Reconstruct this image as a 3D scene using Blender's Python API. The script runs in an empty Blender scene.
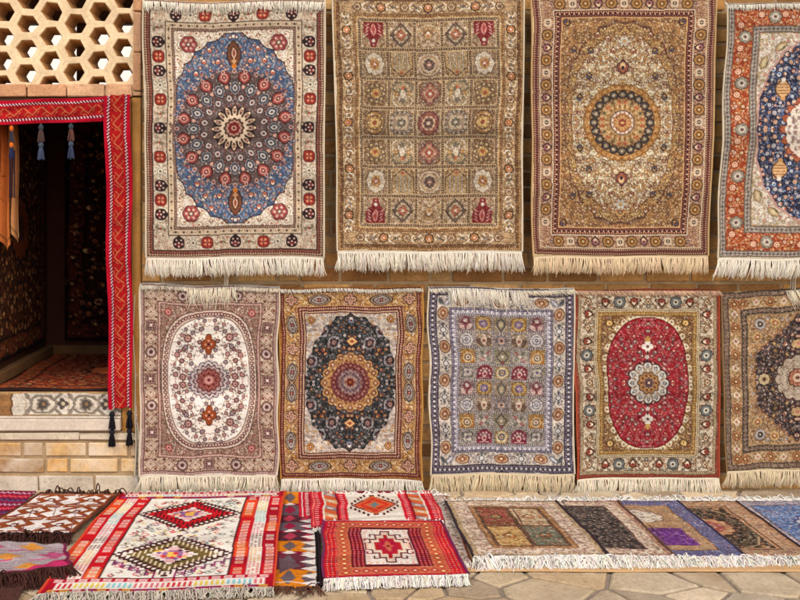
import bpy, math, random
import numpy as np
from mathutils import Vector

# ------------------------------------------------------------------ camera, sky, sun, exposure
SC = bpy.context.scene
COL = SC.collection
K = 0.005            # metres per photo pixel on the wall plane (y = 0)
VX, VY = 310.0, 207.0
D = 5.0              # camera distance from the wall
EYE = 1.415
cam = bpy.data.cameras.new('camera')
cam.sensor_width = 36.0
cam.lens = 45.0
cam.shift_x = (400 - VX) / 800.0
cam.shift_y = -(300 - VY) / 800.0
cam.clip_end = 3000
cam.clip_start = 0.05
camo = bpy.data.objects.new('camera', cam)
COL.objects.link(camo)
camo.location = (0, -D, EYE)
camo.rotation_euler = (math.radians(90), 0, 0)
SC.camera = camo

SUN_EL, SUN_AZ = math.radians(42), math.radians(-38)      # azimuth from the camera's back, negative = from the left
world = bpy.data.worlds.new('World')
SC.world = world
world.use_nodes = True
wn = world.node_tree
wn.nodes.clear()
wo = wn.nodes.new('ShaderNodeOutputWorld')
wb = wn.nodes.new('ShaderNodeBackground')
sky = wn.nodes.new('ShaderNodeTexSky')
sky.sky_type = 'NISHITA'
sky.sun_disc = False
sky.sun_elevation = SUN_EL
sky.sun_rotation = math.pi + SUN_AZ
sky.air_density = 1.0
sky.dust_density = 4.0
sky.ozone_density = 0.6
wb.inputs['Strength'].default_value = 0.13
wn.links.new(sky.outputs['Color'], wb.inputs['Color'])
wn.links.new(wb.outputs['Background'], wo.inputs['Surface'])

sl = bpy.data.lights.new('sun', 'SUN')
sl.energy = 1.5
sl.angle = math.radians(24)
sl.color = (1.0, 0.92, 0.82)
so = bpy.data.objects.new('sun', sl)
COL.objects.link(so)
sdir = Vector((math.sin(SUN_AZ) * math.cos(SUN_EL), -math.cos(SUN_AZ) * math.cos(SUN_EL), math.sin(SUN_EL)))
so.rotation_euler = sdir.to_track_quat('Z', 'Y').to_euler()
so.location = (-3, -8, 8)

SC.view_settings.view_transform = 'Standard'
SC.view_settings.look = 'None'
SC.view_settings.exposure = 0.55
SC.view_settings.gamma = 1.0
SC.view_settings.use_curve_mapping = False

RNG = np.random.default_rng(7)
random.seed(7)

# ------------------------------------------------------------------ placement helpers
def WX(px, off=0.0): return (px - VX) * K * (D - off) / D
def WZ(py, off=0.0): return EYE - (py - VY) * K * (D - off) / D
def FP(px, py, z=0.0):
    d = 1000.0 * (EYE - z) / (py - VY)
    return ((px - VX) * d / 1000.0, -D + d)

def srgb2lin(a):
    a = np.asarray(a, dtype=np.float64)
    return np.where(a <= 0.04045, a / 12.92, ((a + 0.055) / 1.055) ** 2.4)
ALB = 0.80
def lin(c, s=ALB):
    v = srgb2lin(np.array(c) / 255.0) * s
    return (float(v[0]), float(v[1]), float(v[2]), 1.0)

# ------------------------------------------------------------------ materials
def newmat(name):
    m = bpy.data.materials.new(name); m.use_nodes = True
    nt = m.node_tree
    return m, nt, nt.nodes['Principled BSDF']

def N(nt, t, **kw):
    n = nt.nodes.new(t)
    for k, v in kw.items():
        if k in n.inputs: n.inputs[k].default_value = v
        else: setattr(n, k, v)
    return n

def noise(nt, scale, detail=4, rough=.6, vec=None, dist=0.0):
    n = N(nt, 'ShaderNodeTexNoise'); n.inputs['Scale'].default_value = scale
    n.inputs['Detail'].default_value = detail; n.inputs['Roughness'].default_value = rough
    n.inputs['Distortion'].default_value = dist
    if vec is None:
        tc = nt.nodes.new('ShaderNodeTexCoord'); vec = tc.outputs['Object']
    nt.links.new(vec, n.inputs['Vector'])
    return n

def ramp(nt, src, stops):
    r = nt.nodes.new('ShaderNodeValToRGB')
    e = r.color_ramp.elements
    while len(e) < len(stops): e.new(0.5)
    for el, (p, c) in zip(e, stops):
        el.position = p; el.color = c if len(c) == 4 else (*c, 1)
    nt.links.new(src, r.inputs['Fac'])
    return r

def mixc(nt, a, b, fac, mode='MIX'):
    m = nt.nodes.new('ShaderNodeMix'); m.data_type = 'RGBA'; m.blend_type = mode
    for s, v in ((m.inputs[6], a), (m.inputs[7], b), (m.inputs[0], fac)):
        if hasattr(v, 'default_value') or hasattr(v, 'links'): nt.links.new(v, s)
        else: s.default_value = v
    return m.outputs[2]

def bump(nt, bsdf, src, strength, dist=0.01):
    b = nt.nodes.new('ShaderNodeBump'); b.inputs['Strength'].default_value = strength
    b.inputs['Distance'].default_value = dist
    nt.links.new(src, b.inputs['Height']); nt.links.new(b.outputs['Normal'], bsdf.inputs['Normal'])

def g3(v): return (v, v, v, 1)

def mat_woven(name, rough=.85, sheen=.25, pile=700.0, var=.22, bs=.5):
    """dyed knots: the colour of every knot is stored on the mesh; pile direction and wear come from noise"""
    m, nt, b = newmat(name)
    at = N(nt, 'ShaderNodeAttribute', attribute_name='dye')
    n1 = noise(nt, 9.0, 5, .6)
    n2 = noise(nt, pile, 2, .7)
    r1 = ramp(nt, n1.outputs['Fac'], [(.25, g3(1 - var)), (.75, g3(1 + var * .25))])
    r2 = ramp(nt, n2.outputs['Fac'], [(.3, g3(.84)), (.7, g3(1.05))])
    c = mixc(nt, at.outputs['Color'], r1.outputs['Color'], 1.0, 'MULTIPLY')
    c = mixc(nt, c, r2.outputs['Color'], 1.0, 'MULTIPLY')
    nt.links.new(c, b.inputs['Base Color'])
    b.inputs['Roughness'].default_value = rough
    b.inputs['Specular IOR Level'].default_value = .12
    b.inputs['Sheen Weight'].default_value = sheen
    b.inputs['Sheen Roughness'].default_value = .45
    bump(nt, b, n2.outputs['Fac'], bs, .002)
    return m

def mat_plain(name, c, rough=.8, var=.25, scale=12.0, bs=.3, bd=.004, fine=90.0, spec=.3):
    m, nt, b = newmat(name)
    n1 = noise(nt, scale, 6, .65); n2 = noise(nt, fine, 4, .7)
    r1 = ramp(nt, n1.outputs['Fac'], [(.28, tuple(x * (1 - var) for x in c[:3])), (.72, tuple(min(1, x * (1 + var * .5)) for x in c[:3]))])
    r2 = ramp(nt, n2.outputs['Fac'], [(.3, g3(.8)), (.7, g3(1.05))])
    nt.links.new(mixc(nt, r1.outputs['Color'], r2.outputs['Color'], 1.0, 'MULTIPLY'), b.inputs['Base Color'])
    b.inputs['Roughness'].default_value = rough
    b.inputs['Specular IOR Level'].default_value = spec
    bump(nt, b, n2.outputs['Fac'], bs, bd)
    return m

def mat_stone(name, lime=.0, pits=True, rough=.85, bs=.5):
    """brick / stone: per-piece colour from the mesh, mottling, pits, optional lime wash smears"""
    m, nt, b = newmat(name)
    at = N(nt, 'ShaderNodeAttribute', attribute_name='dye')
    n1 = noise(nt, 7.0, 8, .7); n2 = noise(nt, 60.0, 6, .75); n3 = noise(nt, 2.6, 6, .7, dist=.6)
    r1 = ramp(nt, n1.outputs['Fac'], [(.3, (.68, .64, .60, 1)), (.7, (1.08, 1.08, 1.08, 1))])
    r2 = ramp(nt, n2.outputs['Fac'], [(.32, g3(.62)), (.5, g3(1.0)), (.75, g3(1.12))])
    c = mixc(nt, at.outputs['Color'], r1.outputs['Color'], 1.0, 'MULTIPLY')
    c = mixc(nt, c, r2.outputs['Color'], 1.0, 'MULTIPLY')
    if lime > 0:
        r3 = ramp(nt, n3.outputs['Fac'], [(.46, g3(0)), (.68, g3(lime))])
        c = mixc(nt, c, (.66, .58, .47, 1), r3.outputs['Color'])
    nt.links.new(c, b.inputs['Base Color'])
    b.inputs['Roughness'].default_value = rough
    b.inputs['Specular IOR Level'].default_value = .25
    bump(nt, b, n2.outputs['Fac'], bs, .006)
    return m

M_SILK = mat_woven('silk_pile', .7, .0, 650, .12)
M_WOOL = mat_woven('wool_pile', .92, .0, 500, .14)
M_KILIM = mat_woven('flat_weave', .95, .0, 420, .14, .7)
M_YARN = mat_woven('cotton_yarn', .95, .0, 300, .1, .2)
M_BRICK = mat_stone('fired_brick', .0)
M_BRICKLIME = mat_stone('limewashed_brick', .75)
M_FLAG = mat_stone('flagstone', .25, bs=.6)
M_MORTAR = mat_plain('lime_mortar', lin((188, 160, 122)), .95, .35, 9, .7, .006)
M_GROUT = mat_plain('flag_joint', lin((158, 142, 124)), .95, .3, 12, .8, .008)
M_PLASTER = mat_plain('ganch_plaster', lin((248, 220, 178), .86), .9, .3, 9, .6, .006, 70)
M_WOOD = mat_plain('amber_wood', lin((198, 140, 66)), .6, .35, 6, .4, .003, 50)
M_SILL = mat_plain('painted_timber', lin((226, 212, 194)), .7, .22, 8, .4, .003, 60)
M_DARKWALL = mat_plain('dim_room_plaster', lin((78, 40, 24)), .95, .3, 5, .4)  # brown plaster, albedo lowered so the room's dimness is in the colour
M_CORD = mat_plain('white_cord', lin((238, 224, 196)), .9, .2, 40, .3)
M_GROUND = mat_plain('packed_earth', lin((170, 148, 120)), .95, .3, 2, .5)
M_WHITE = mat_plain('backdrop_white', lin((250, 248, 244), .9), .9, .06, 3, .2)  # for the added backdrop behind the lattice
M_HOLESHADE = mat_plain('hole_shade_plaster', lin((206, 154, 98)), .95, .3, 14, .5, .004)  # amber brown tint puts the shade inside the lattice holes into the colour
M_PLINTH = mat_plain('worn_plinth', lin((120, 84, 50)), .9, .3, 8, .4)
M_DARKWOOD = mat_plain('old_timber', lin((96, 60, 32)), .7, .35, 6, .4)

# ------------------------------------------------------------------ mesh helpers
def make_obj(name, verts, quads, mat, parent=None, cols=None, smooth=True, tris=None):
    verts = np.asarray(verts, dtype=np.float32).reshape(-1, 3)
    quads = np.asarray(quads, dtype=np.int32).reshape(-1, 4)
    nt_ = 0 if tris is None else len(tris)
    me = bpy.data.meshes.new(name)
    me.vertices.add(len(verts)); me.vertices.foreach_set('co', verts.ravel())
    loops = quads.ravel()
    starts = np.arange(len(quads), dtype=np.int32) * 4
    totals = np.full(len(quads), 4, dtype=np.int32)
    if nt_:
        tris = np.asarray(tris, dtype=np.int32).reshape(-1, 3)
        starts = np.concatenate([starts, len(loops) + np.arange(nt_, dtype=np.int32) * 3])
        totals = np.concatenate([totals, np.full(nt_, 3, dtype=np.int32)])
        loops = np.concatenate([loops, tris.ravel()])
    me.loops.add(len(loops)); me.loops.foreach_set('vertex_index', loops.astype(np.int32))
    me.polygons.add(len(starts)); me.polygons.foreach_set('loop_start', starts.astype(np.int32))
    me.polygons.foreach_set('loop_total', totals)
    me.polygons.foreach_set('use_smooth', np.full(len(starts), smooth, dtype=bool))
    if cols is not None:
        a = me.color_attributes.new('dye', 'FLOAT_COLOR', 'POINT')
        c4 = np.ones((len(verts), 4), dtype=np.float32)
        c4[:, :3] = np.asarray(cols, dtype=np.float32)
        a.data.foreach_set('color', c4.ravel())
    me.update(calc_edges=True)
    me.validate()
    if mat is not None: me.materials.append(mat)
    o = bpy.data.objects.new(name, me)
    COL.objects.link(o)
    if parent is not None:
        o.parent = parent
        o.location = -Vector(parent.location)
    return o

def thing(name, label, cat, loc=(0, 0, 0), group=None):
    o = bpy.data.objects.new(name, None); COL.objects.link(o)
    o.empty_display_size = .1
    o.location = loc
    o['label'] = label; o['category'] = cat
    if group: o['group'] = group
    return o

def tag(o, label, cat, group=None):
    o['label'] = label; o['category'] = cat
    if group: o['group'] = group
    return o

class MB:
    """collects verts / quads / tris / colours for one mesh object"""
    def __init__(s): s.v = []; s.q = []; s.t = []; s.c = []; s.n = 0
    def add(s, v, q=(), c=(1, 1, 1), t=()):
        v = np.asarray(v, float).reshape(-1, 3); b = s.n
        s.v.append(v); s.n += len(v)
        if len(q): s.q.append(np.asarray(q, int).reshape(-1, 4) + b)
        if len(t): s.t.append(np.asarray(t, int).reshape(-1, 3) + b)
        c = np.asarray(c, float)
        s.c.append(np.broadcast_to(c, (len(v), 3)) if c.ndim == 1 else c)
    def box(s, x0, x1, y0, y1, z0, z1, c=(1, 1, 1), ch=0.0, jit=0.0):
        """box with chamfered edges (24 verts)"""
        if ch <= 0:
            v = [(x, y, z) for x in (x0, x1) for y in (y0, y1) for z in (z0, z1)]
            q = [(0, 1, 3, 2), (4, 6, 7, 5), (0, 4, 5, 1), (2, 3, 7, 6), (0, 2, 6, 4), (1, 5, 7, 3)]
            s.add(v, q, c); return
        v = []; idx = {}
        for i, x in enumerate((x0, x1)):
            for j, y in enumerate((y0, y1)):
                for k, z in enumerate((z0, z1)):
                    sx, sy, sz = (1 - 2 * i) * ch, (1 - 2 * j) * ch, (1 - 2 * k) * ch
                    for ax in range(3):
                        p = [x, y, z]
                        if ax != 0: p[0] += sx
                        if ax != 1: p[1] += sy
                        if ax != 2: p[2] += sz
                        idx[(i, j, k, ax)] = len(v); v.append(p)
        q = []; t = []
        g = lambda i, j, k, a: idx[(i, j, k, a)]
        for i in (0, 1):
            q.append([g(i, 0, 0, 0), g(i, 1, 0, 0), g(i, 1, 1, 0), g(i, 0, 1, 0)][::(1 if i else -1)])
            q.append([g(0, i, 0, 1), g(0, i, 1, 1), g(1, i, 1, 1), g(1, i, 0, 1)][::(1 if i else -1)])
            q.append([g(0, 0, i, 2), g(1, 0, i, 2), g(1, 1, i, 2), g(0, 1, i, 2)][::(1 if i else -1)])
        for a in (0, 1):
            for b in (0, 1):
                q.append([g(0, a, b, 1), g(1, a, b, 1), g(1, a, b, 2), g(0, a, b, 2)])
                q.append([g(a, 0, b, 0), g(a, 1, b, 0), g(a, 1, b, 2), g(a, 0, b, 2)])
                q.append([g(a, b, 0, 0), g(a, b, 1, 0), g(a, b, 1, 1), g(a, b, 0, 1)])
        for i in (0, 1):
            for j in (0, 1):
                for k in (0, 1): t.append([g(i, j, k, 0), g(i, j, k, 1), g(i, j, k, 2)])
        v = np.array(v)
        if jit: v = v + RNG.normal(0, jit, v.shape)
        s.add(v, q, c, t)
    def tubes(s, P, R, col, sides=4):
        """P (n,m,3) centre lines, R (m,) or (n,m) radii, col (n,3)"""
        P = np.asarray(P, float); n, m, _ = P.shape
        R = np.broadcast_to(np.asarray(R, float), (n, m))
        T = np.gradient(P, axis=1) if m > 1 else np.zeros_like(P)
        T /= np.linalg.norm(T, axis=2, keepdims=True) + 1e-9
        ref = np.where(np.abs(T[..., 1:2]) < .8, np.array([0, 1., 0]), np.array([1., 0, 0]))
        A = np.cross(T, ref); A /= np.linalg.norm(A, axis=2, keepdims=True) + 1e-9
        B = np.cross(T, A)
        ang = np.arange(sides) * 2 * np.pi / sides
        V = P[:, :, None, :] + R[:, :, None, None] * (np.cos(ang)[None, None, :, None] * A[:, :, None, :] + np.sin(ang)[None, None, :, None] * B[:, :, None, :])
        i0 = (np.arange(n)[:, None, None] * m + np.arange(m - 1)[None, :, None]) * sides
        k = np.arange(sides)[None, None, :]; k1 = (k + 1) % sides
        Q = np.stack([i0 + k, i0 + k1, i0 + sides + k1, i0 + sides + k], -1).reshape(-1, 4)
        col = np.asarray(col, float)
        if col.ndim == 1: col = np.broadcast_to(col, (n, 3))
        if col.ndim == 2: col = np.broadcast_to(col[:, None, :], (n, m, 3))
        C = np.broadcast_to(col[:, :, None, :], (n, m, sides, 3)).reshape(-1, 3)
        s.add(V.reshape(-1, 3), Q, C)
    def lathe(s, cx, cy, prof, col, sides=12):
        """prof list of (r, z)"""
        m = len(prof); a = np.arange(sides) * 2 * np.pi / sides
        V = np.array([[(cx + r * math.cos(t), cy + r * math.sin(t), z) for t in a] for r, z in prof]).reshape(-1, 3)
        q = [[i * sides + k, i * sides + (k + 1) % sides, (i + 1) * sides + (k + 1) % sides, (i + 1) * sides + k] for i in range(m - 1) for k in range(sides)]
        s.add(V, q, col)
    def build(s, name, mat, parent=None, smooth=False):
        q = np.concatenate(s.q) if s.q else np.zeros((0, 4), int)
        t = np.concatenate(s.t) if s.t else None
        return make_obj(name, np.concatenate(s.v), q, mat, parent, np.concatenate(s.c), smooth, t)

# ------------------------------------------------------------------ rug designs: a small drawing kit for knot patterns
class Cv:
    def __init__(s, W, H, bg, k=3.6, seed=1):
        s.W, s.H, s.k = W, H, k
        s.w, s.h = int(round(W * k / 2)) * 2, int(round(H * k / 2)) * 2
        s.a = np.empty((s.h, s.w, 3), np.float32); s.a[:] = np.array(bg, np.float32)
        s.clip = None; s.rng = np.random.default_rng(seed)
        s.kx, s.ky = s.w / W, s.h / H
    def grid(s):
        return np.meshgrid((np.arange(s.w) + .5) / s.kx, (np.arange(s.h) + .5) / s.ky)
    def sd(s, x0, y0, x1, y1, f, c, al=1.0):
        i0 = max(0, int(x0 * s.kx) - 1); i1 = min(s.w, int(x1 * s.kx) + 2)
        j0 = max(0, int(y0 * s.ky) - 1); j1 = min(s.h, int(y1 * s.ky) + 2)
        if i1 <= i0 or j1 <= j0: return
        X = ((np.arange(i0, i1) + .5) / s.kx)[None, :]; Y = ((np.arange(j0, j1) + .5) / s.ky)[:, None]
        m = np.clip(.5 - f(X, Y) * s.kx, 0, 1) * al
        m = np.broadcast_to(m, (j1 - j0, i1 - i0))
        if s.clip is not None: m = m * s.clip[j0:j1, i0:i1]
        v = s.a[j0:j1, i0:i1]
        v += m[..., None] * (np.array(c, np.float32) - v)
    def rect(s, x0, y0, x1, y1, c, al=1.0):
        s.sd(x0, y0, x1, y1, lambda X, Y: np.maximum(np.maximum(x0 - X, X - x1), np.maximum(y0 - Y, Y - y1)), c, al)
    def disc(s, cx, cy, r, c): s.sd(cx - r, cy - r, cx + r, cy + r, lambda X, Y: np.hypot(X - cx, Y - cy) - r, c)
    def ring(s, cx, cy, r, w, c): s.sd(cx - r - w, cy - r - w, cx + r + w, cy + r + w, lambda X, Y: np.abs(np.hypot(X - cx, Y - cy) - r) - w / 2, c)
    def ell(s, cx, cy, rx, ry, c, w=None, p=2.0):
        def f(X, Y):
            d = ((np.abs(X - cx) / rx) ** p + (np.abs(Y - cy) / ry) ** p) ** (1 / p) - 1
            d = d * min(rx, ry)
            return d if w is None else np.abs(d) - w / 2
        e = 0 if w is None else w
        s.sd(cx - rx - e, cy - ry - e, cx + rx + e, cy + ry + e, f, c)
    def dia(s, cx, cy, rx, ry, c, w=None):
        def f(X, Y):
            d = (np.abs(X - cx) / rx + np.abs(Y - cy) / ry - 1) * min(rx, ry) * .75
            return d if w is None else np.abs(d) - w / 2
        s.sd(cx - rx - 1, cy - ry - 1, cx + rx + 1, cy + ry + 1, f, c)
    def lobe(s, cx, cy, r, c, n=8, amp=.2, rot=0.0, sx=1.0, sy=1.0, w=None, p=1.0):
        def f(X, Y):
            x = (X - cx) / sx; y = (Y - cy) / sy
            th = np.arctan2(y, x)
            d = np.hypot(x, y) - r * (1 - amp + amp * np.abs(np.cos(n * (th - rot) / 2)) ** p)
            return d if w is None else np.abs(d) - w / 2
        s.sd(cx - r * sx - 1, cy - r * sy - 1, cx + r * sx + 1, cy + r * sy + 1, f, c)
    def lens(s, cx, cy, L, w, ang, c):
        """leaf / lozenge of length L and width w, centred"""
        ca, sa = math.cos(ang), math.sin(ang)
        def f(X, Y):
            u = (X - cx) * ca + (Y - cy) * sa; v = -(X - cx) * sa + (Y - cy) * ca
            t = np.clip(1 - (2 * u / L) ** 2, 0, 1)
            return np.where(np.abs(u) > L / 2, 9., np.abs(v) - w / 2 * t)
        e = max(L, w) / 2
        s.sd(cx - e, cy - e, cx + e, cy + e, f, c)
    def line(s, pts, w, c, closed=False):
        pts = np.array(pts, float)
        if closed: pts = np.vstack([pts, pts[:1]])
        x0, y0 = pts.min(0) - w; x1, y1 = pts.max(0) + w
        def f(X, Y):
            d = np.full(np.broadcast(X, Y).shape, 1e9)
            for (ax, ay), (bx, by) in zip(pts[:-1], pts[1:]):
                dx, dy = bx - ax, by - ay; L = dx * dx + dy * dy + 1e-9
                t = np.clip(((X - ax) * dx + (Y - ay) * dy) / L, 0, 1)
                d = np.minimum(d, np.hypot(X - ax - t * dx, Y - ay - t * dy))
            return d - w / 2
        s.sd(x0, y0, x1, y1, f, c)
    def poly(s, pts, c):
        pts = np.array(pts, float)
        x0, y0 = pts.min(0); x1, y1 = pts.max(0)
        def f(X, Y):
            ins = np.zeros(np.broadcast(X, Y).shape, bool)
            n = len(pts)
            for i in range(n):
                ax, ay = pts[i]; bx, by = pts[(i + 1) % n]
                if ay == by: continue
                ins ^= ((ay > Y) != (by > Y)) & (X < (bx - ax) * (Y - ay) / (by - ay) + ax)
            return np.where(ins, -9., 9.)
        s.sd(x0, y0, x1, y1, f, c)
    def curl(s, cx, cy, r, a0, turn, w, c, n=9):
        t = np.linspace(0, 1, n); rr = r * (1 - .75 * t); th = a0 + turn * t
        s.line(np.stack([cx + rr * np.cos(th), cy + rr * np.sin(th)], 1), w, c)
    # compound motifs
    def rosette(s, x, y, r, cols, n=6, rot=0.0):
        o, p, m, d = cols
        s.lobe(x, y, r, o, n, .22, rot)
        s.lobe(x, y, r * .74, p, n, .28, rot)
        s.disc(x, y, r * .42, m); s.disc(x, y, r * .2, d)
    def palmette(s, x, y, r, ang, cols):
        """fan-shaped blossom pointing along ang"""
        o, f, i, d = cols
        ca, sa = math.cos(ang), math.sin(ang)
        s.lobe(x, y, r, o, 7, .16, ang + math.pi)
        s.lens(x + ca * r * .7, y + sa * r * .7, r * 1.2, r * .9, ang, o)
        s.lobe(x, y, r * .78, f, 7, .2, ang + math.pi)
        s.lens(x + ca * r * .25, y + sa * r * .25, r * 1.25, r * .8, ang, i)
        s.disc(x - ca * r * .05, y - sa * r * .05, r * .26, d)
    def flora(s, fn, sp, rr, pal, vine, leaves, tries=2500, vw=.55):
        """scrolling vines with blossoms and leaves wherever fn(x, y) holds"""
        sp *= 1.12; rr = (rr[0] * 1.3, rr[1] * 1.3); vw *= 1.15
        pts = []
        xs = s.rng.uniform(0, s.W, tries); ys = s.rng.uniform(0, s.H, tries)
        for x, y in zip(xs, ys):
            if not fn(x, y): continue
            if pts:
                q = np.array(pts)
                if np.min((q[:, 0] - x) ** 2 + (q[:, 1] - y) ** 2) < sp * sp: continue
            pts.append((x, y))
        for x, y in pts:
            a = s.rng.uniform(0, 6.28); tn = s.rng.choice([-1, 1]) * s.rng.uniform(3, 5)
            s.curl(x + sp * .35, y, sp * .75, a, tn, vw, vine)
            for _ in range(3):
                b = s.rng.uniform(0, 6.28); rd = sp * s.rng.uniform(.45, .7)
                s.lens(x + rd * math.cos(b), y + rd * math.sin(b), sp * s.rng.uniform(.25, .5), sp * .17, b + s.rng.uniform(-1, 1), leaves[s.rng.integers(len(leaves))])
        for x, y in pts:
            r = s.rng.uniform(*rr); cols = pal[s.rng.integers(len(pal))]
            if s.rng.random() < .25: s.palmette(x, y, r * 1.1, s.rng.uniform(0, 6.28), cols)
            else: s.rosette(x, y, r, cols, int(s.rng.integers(5, 8)), s.rng.uniform(0, 3))
        return pts
    def filigree(s, period, ad=.6, al=.5, accents=(), seed=0, lw=.42, where=None):
        """fine scrolling line work (contours of a band-limited random field), thin outlines plus tiny coloured buds"""
        r = np.random.default_rng(seed * 7 + 3); period *= 1.5
        def field(per, bw=.35):
            F = np.fft.rfft2(r.normal(0, 1, (s.h, s.w)))
            fy = np.fft.fftfreq(s.h)[:, None] * s.ky; fx = np.fft.rfftfreq(s.w)[None] * s.kx
            q = np.hypot(fx, fy) * per
            n = np.fft.irfft2(F * np.exp(-((q - 1) / bw) ** 2), (s.h, s.w)); return n / n.std()
        n = field(period); n2 = field(period * 2.2, .6)
        lum = (s.a @ np.array([.3, .59, .11], np.float32)) / 255
        cl = np.ones((s.h, s.w), np.float32) if s.clip is None else s.clip
        if where is not None: cl = cl * where
        line = np.clip((lw - np.abs(n)) / (lw * .5), 0, 1) * cl
        dark = s.a * .36 + np.array((18, 8, 8)); light = s.a * .45 + np.array((150, 138, 122)) * .62
        tgt = np.where((lum > .40)[..., None], dark, light)
        s.a += (line * ad)[..., None] * (tgt - s.a)
        bud = np.clip((n - 1.05) / .35, 0, 1) * cl
        if accents:
            k = np.clip(((n2 + 1.6) / 3.2 * len(accents)).astype(int), 0, len(accents) - 1)
            tg = np.array(accents, np.float32)[k]
            s.a += (bud * al)[..., None] * (tg - s.a)
        bud = np.clip((-n - 1.25) / .35, 0, 1) * cl
        tgt = np.where((lum > .62)[..., None], s.a * .6, np.minimum(s.a * .4 + 150, 245))
        s.a += (bud * al * .8)[..., None] * (tgt - s.a)
    def frame(s, i0, i1, c, W=None, H=None):
        """band between insets i0 and i1 (quarter or full canvas)"""
        W = W or s.W; H = H or s.H
        s.rect(i0, i0, W, i1, c); s.rect(i0, i0, i1, H, c)
    def dots(s, ins, step, r, c, shape='disc', phase=.5):
        """dots along the inset line on the top and left edges of a quarter canvas"""
        for L, hz in ((s.W - ins, 1), (s.H - ins, 0)):
            n = max(1, int(round(L / step))); st = L / n
            for i in range(n + 1):
                d = ins + (i + phase) * st
                x, y = (d, ins) if hz else (ins, d)
                if shape == 'disc': s.disc(x, y, r, c)
                elif shape == 'dia': s.dia(x, y, r, r, c)
                else: s.rect(x - r, y - r, x + r, y + r, c)

def down(a):
    return (a[0::2, 0::2] + a[1::2, 0::2] + a[0::2, 1::2] + a[1::2, 1::2]) / 4
def quad_mirror(cv):
    a = down(cv.a)
    a = np.concatenate([a, a[:, ::-1]], 1)
    return np.concatenate([a, a[::-1]], 0)
def h_mirror(cv):
    a = down(cv.a)
    return np.concatenate([a, a[:, ::-1]], 1)
def finish(a, seed=0, knot=.032, abrash=.045, con=.36, sat=None):
    """knot-to-knot dye variation and faint weft bands; returns linear albedo"""
    r = np.random.default_rng(seed)
    h, w, _ = a.shape
    # the weave is never quite square: rows and columns drift by a knot or two
    wx = np.interp(np.arange(h), np.linspace(0, h, 9), r.normal(0, .9, 9)); wy = np.interp(np.arange(w), np.linspace(0, w, 9), r.normal(0, .9, 9))
    JJ = np.clip(np.arange(h)[:, None] + np.rint(wy)[None, :].astype(int), 0, h - 1); II = np.clip(np.arange(w)[None, :] + np.rint(wx)[:, None].astype(int), 0, w - 1)
    a = a[JJ, II] / 255.0
    if sat is None: sat = .80 if seed < 10 else .9
    g = (a @ np.array([.3, .59, .11]))[..., None]; a = g + (a - g) * sat
    a = np.clip(a + con * (a - .5) * (1 - np.abs(2 * a - 1) ** 2) * 1.0, 0, 1)
    a = a * (1 + r.normal(0, knot, (h, w, 1))) + r.normal(0, knot * .25, (h, w, 3))
    t = np.interp(np.linspace(0, 1, h), np.linspace(0, 1, 30), r.normal(0, abrash, 30))
    a = a * (1 + t[:, None, None])
    return srgb2lin(np.clip(a, .01, 1)) * ALB

PI = math.pi
def along(cv, ins, first, step, motifs, corner=None):
    """place motifs along the middle of a border on the top and left of a quarter canvas, counted back from the axes"""
    for L, hz in ((cv.W, 1), (cv.H, 0)):
        n = 0; d = L - first
        while d > ins + step * .55:
            f = motifs[n % len(motifs)]
            if hz: f(d, ins, PI / 2)
            else: f(ins, d, 0.0)
            d -= step; n += 1
    if corner: corner(ins, ins, PI / 4)

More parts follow.
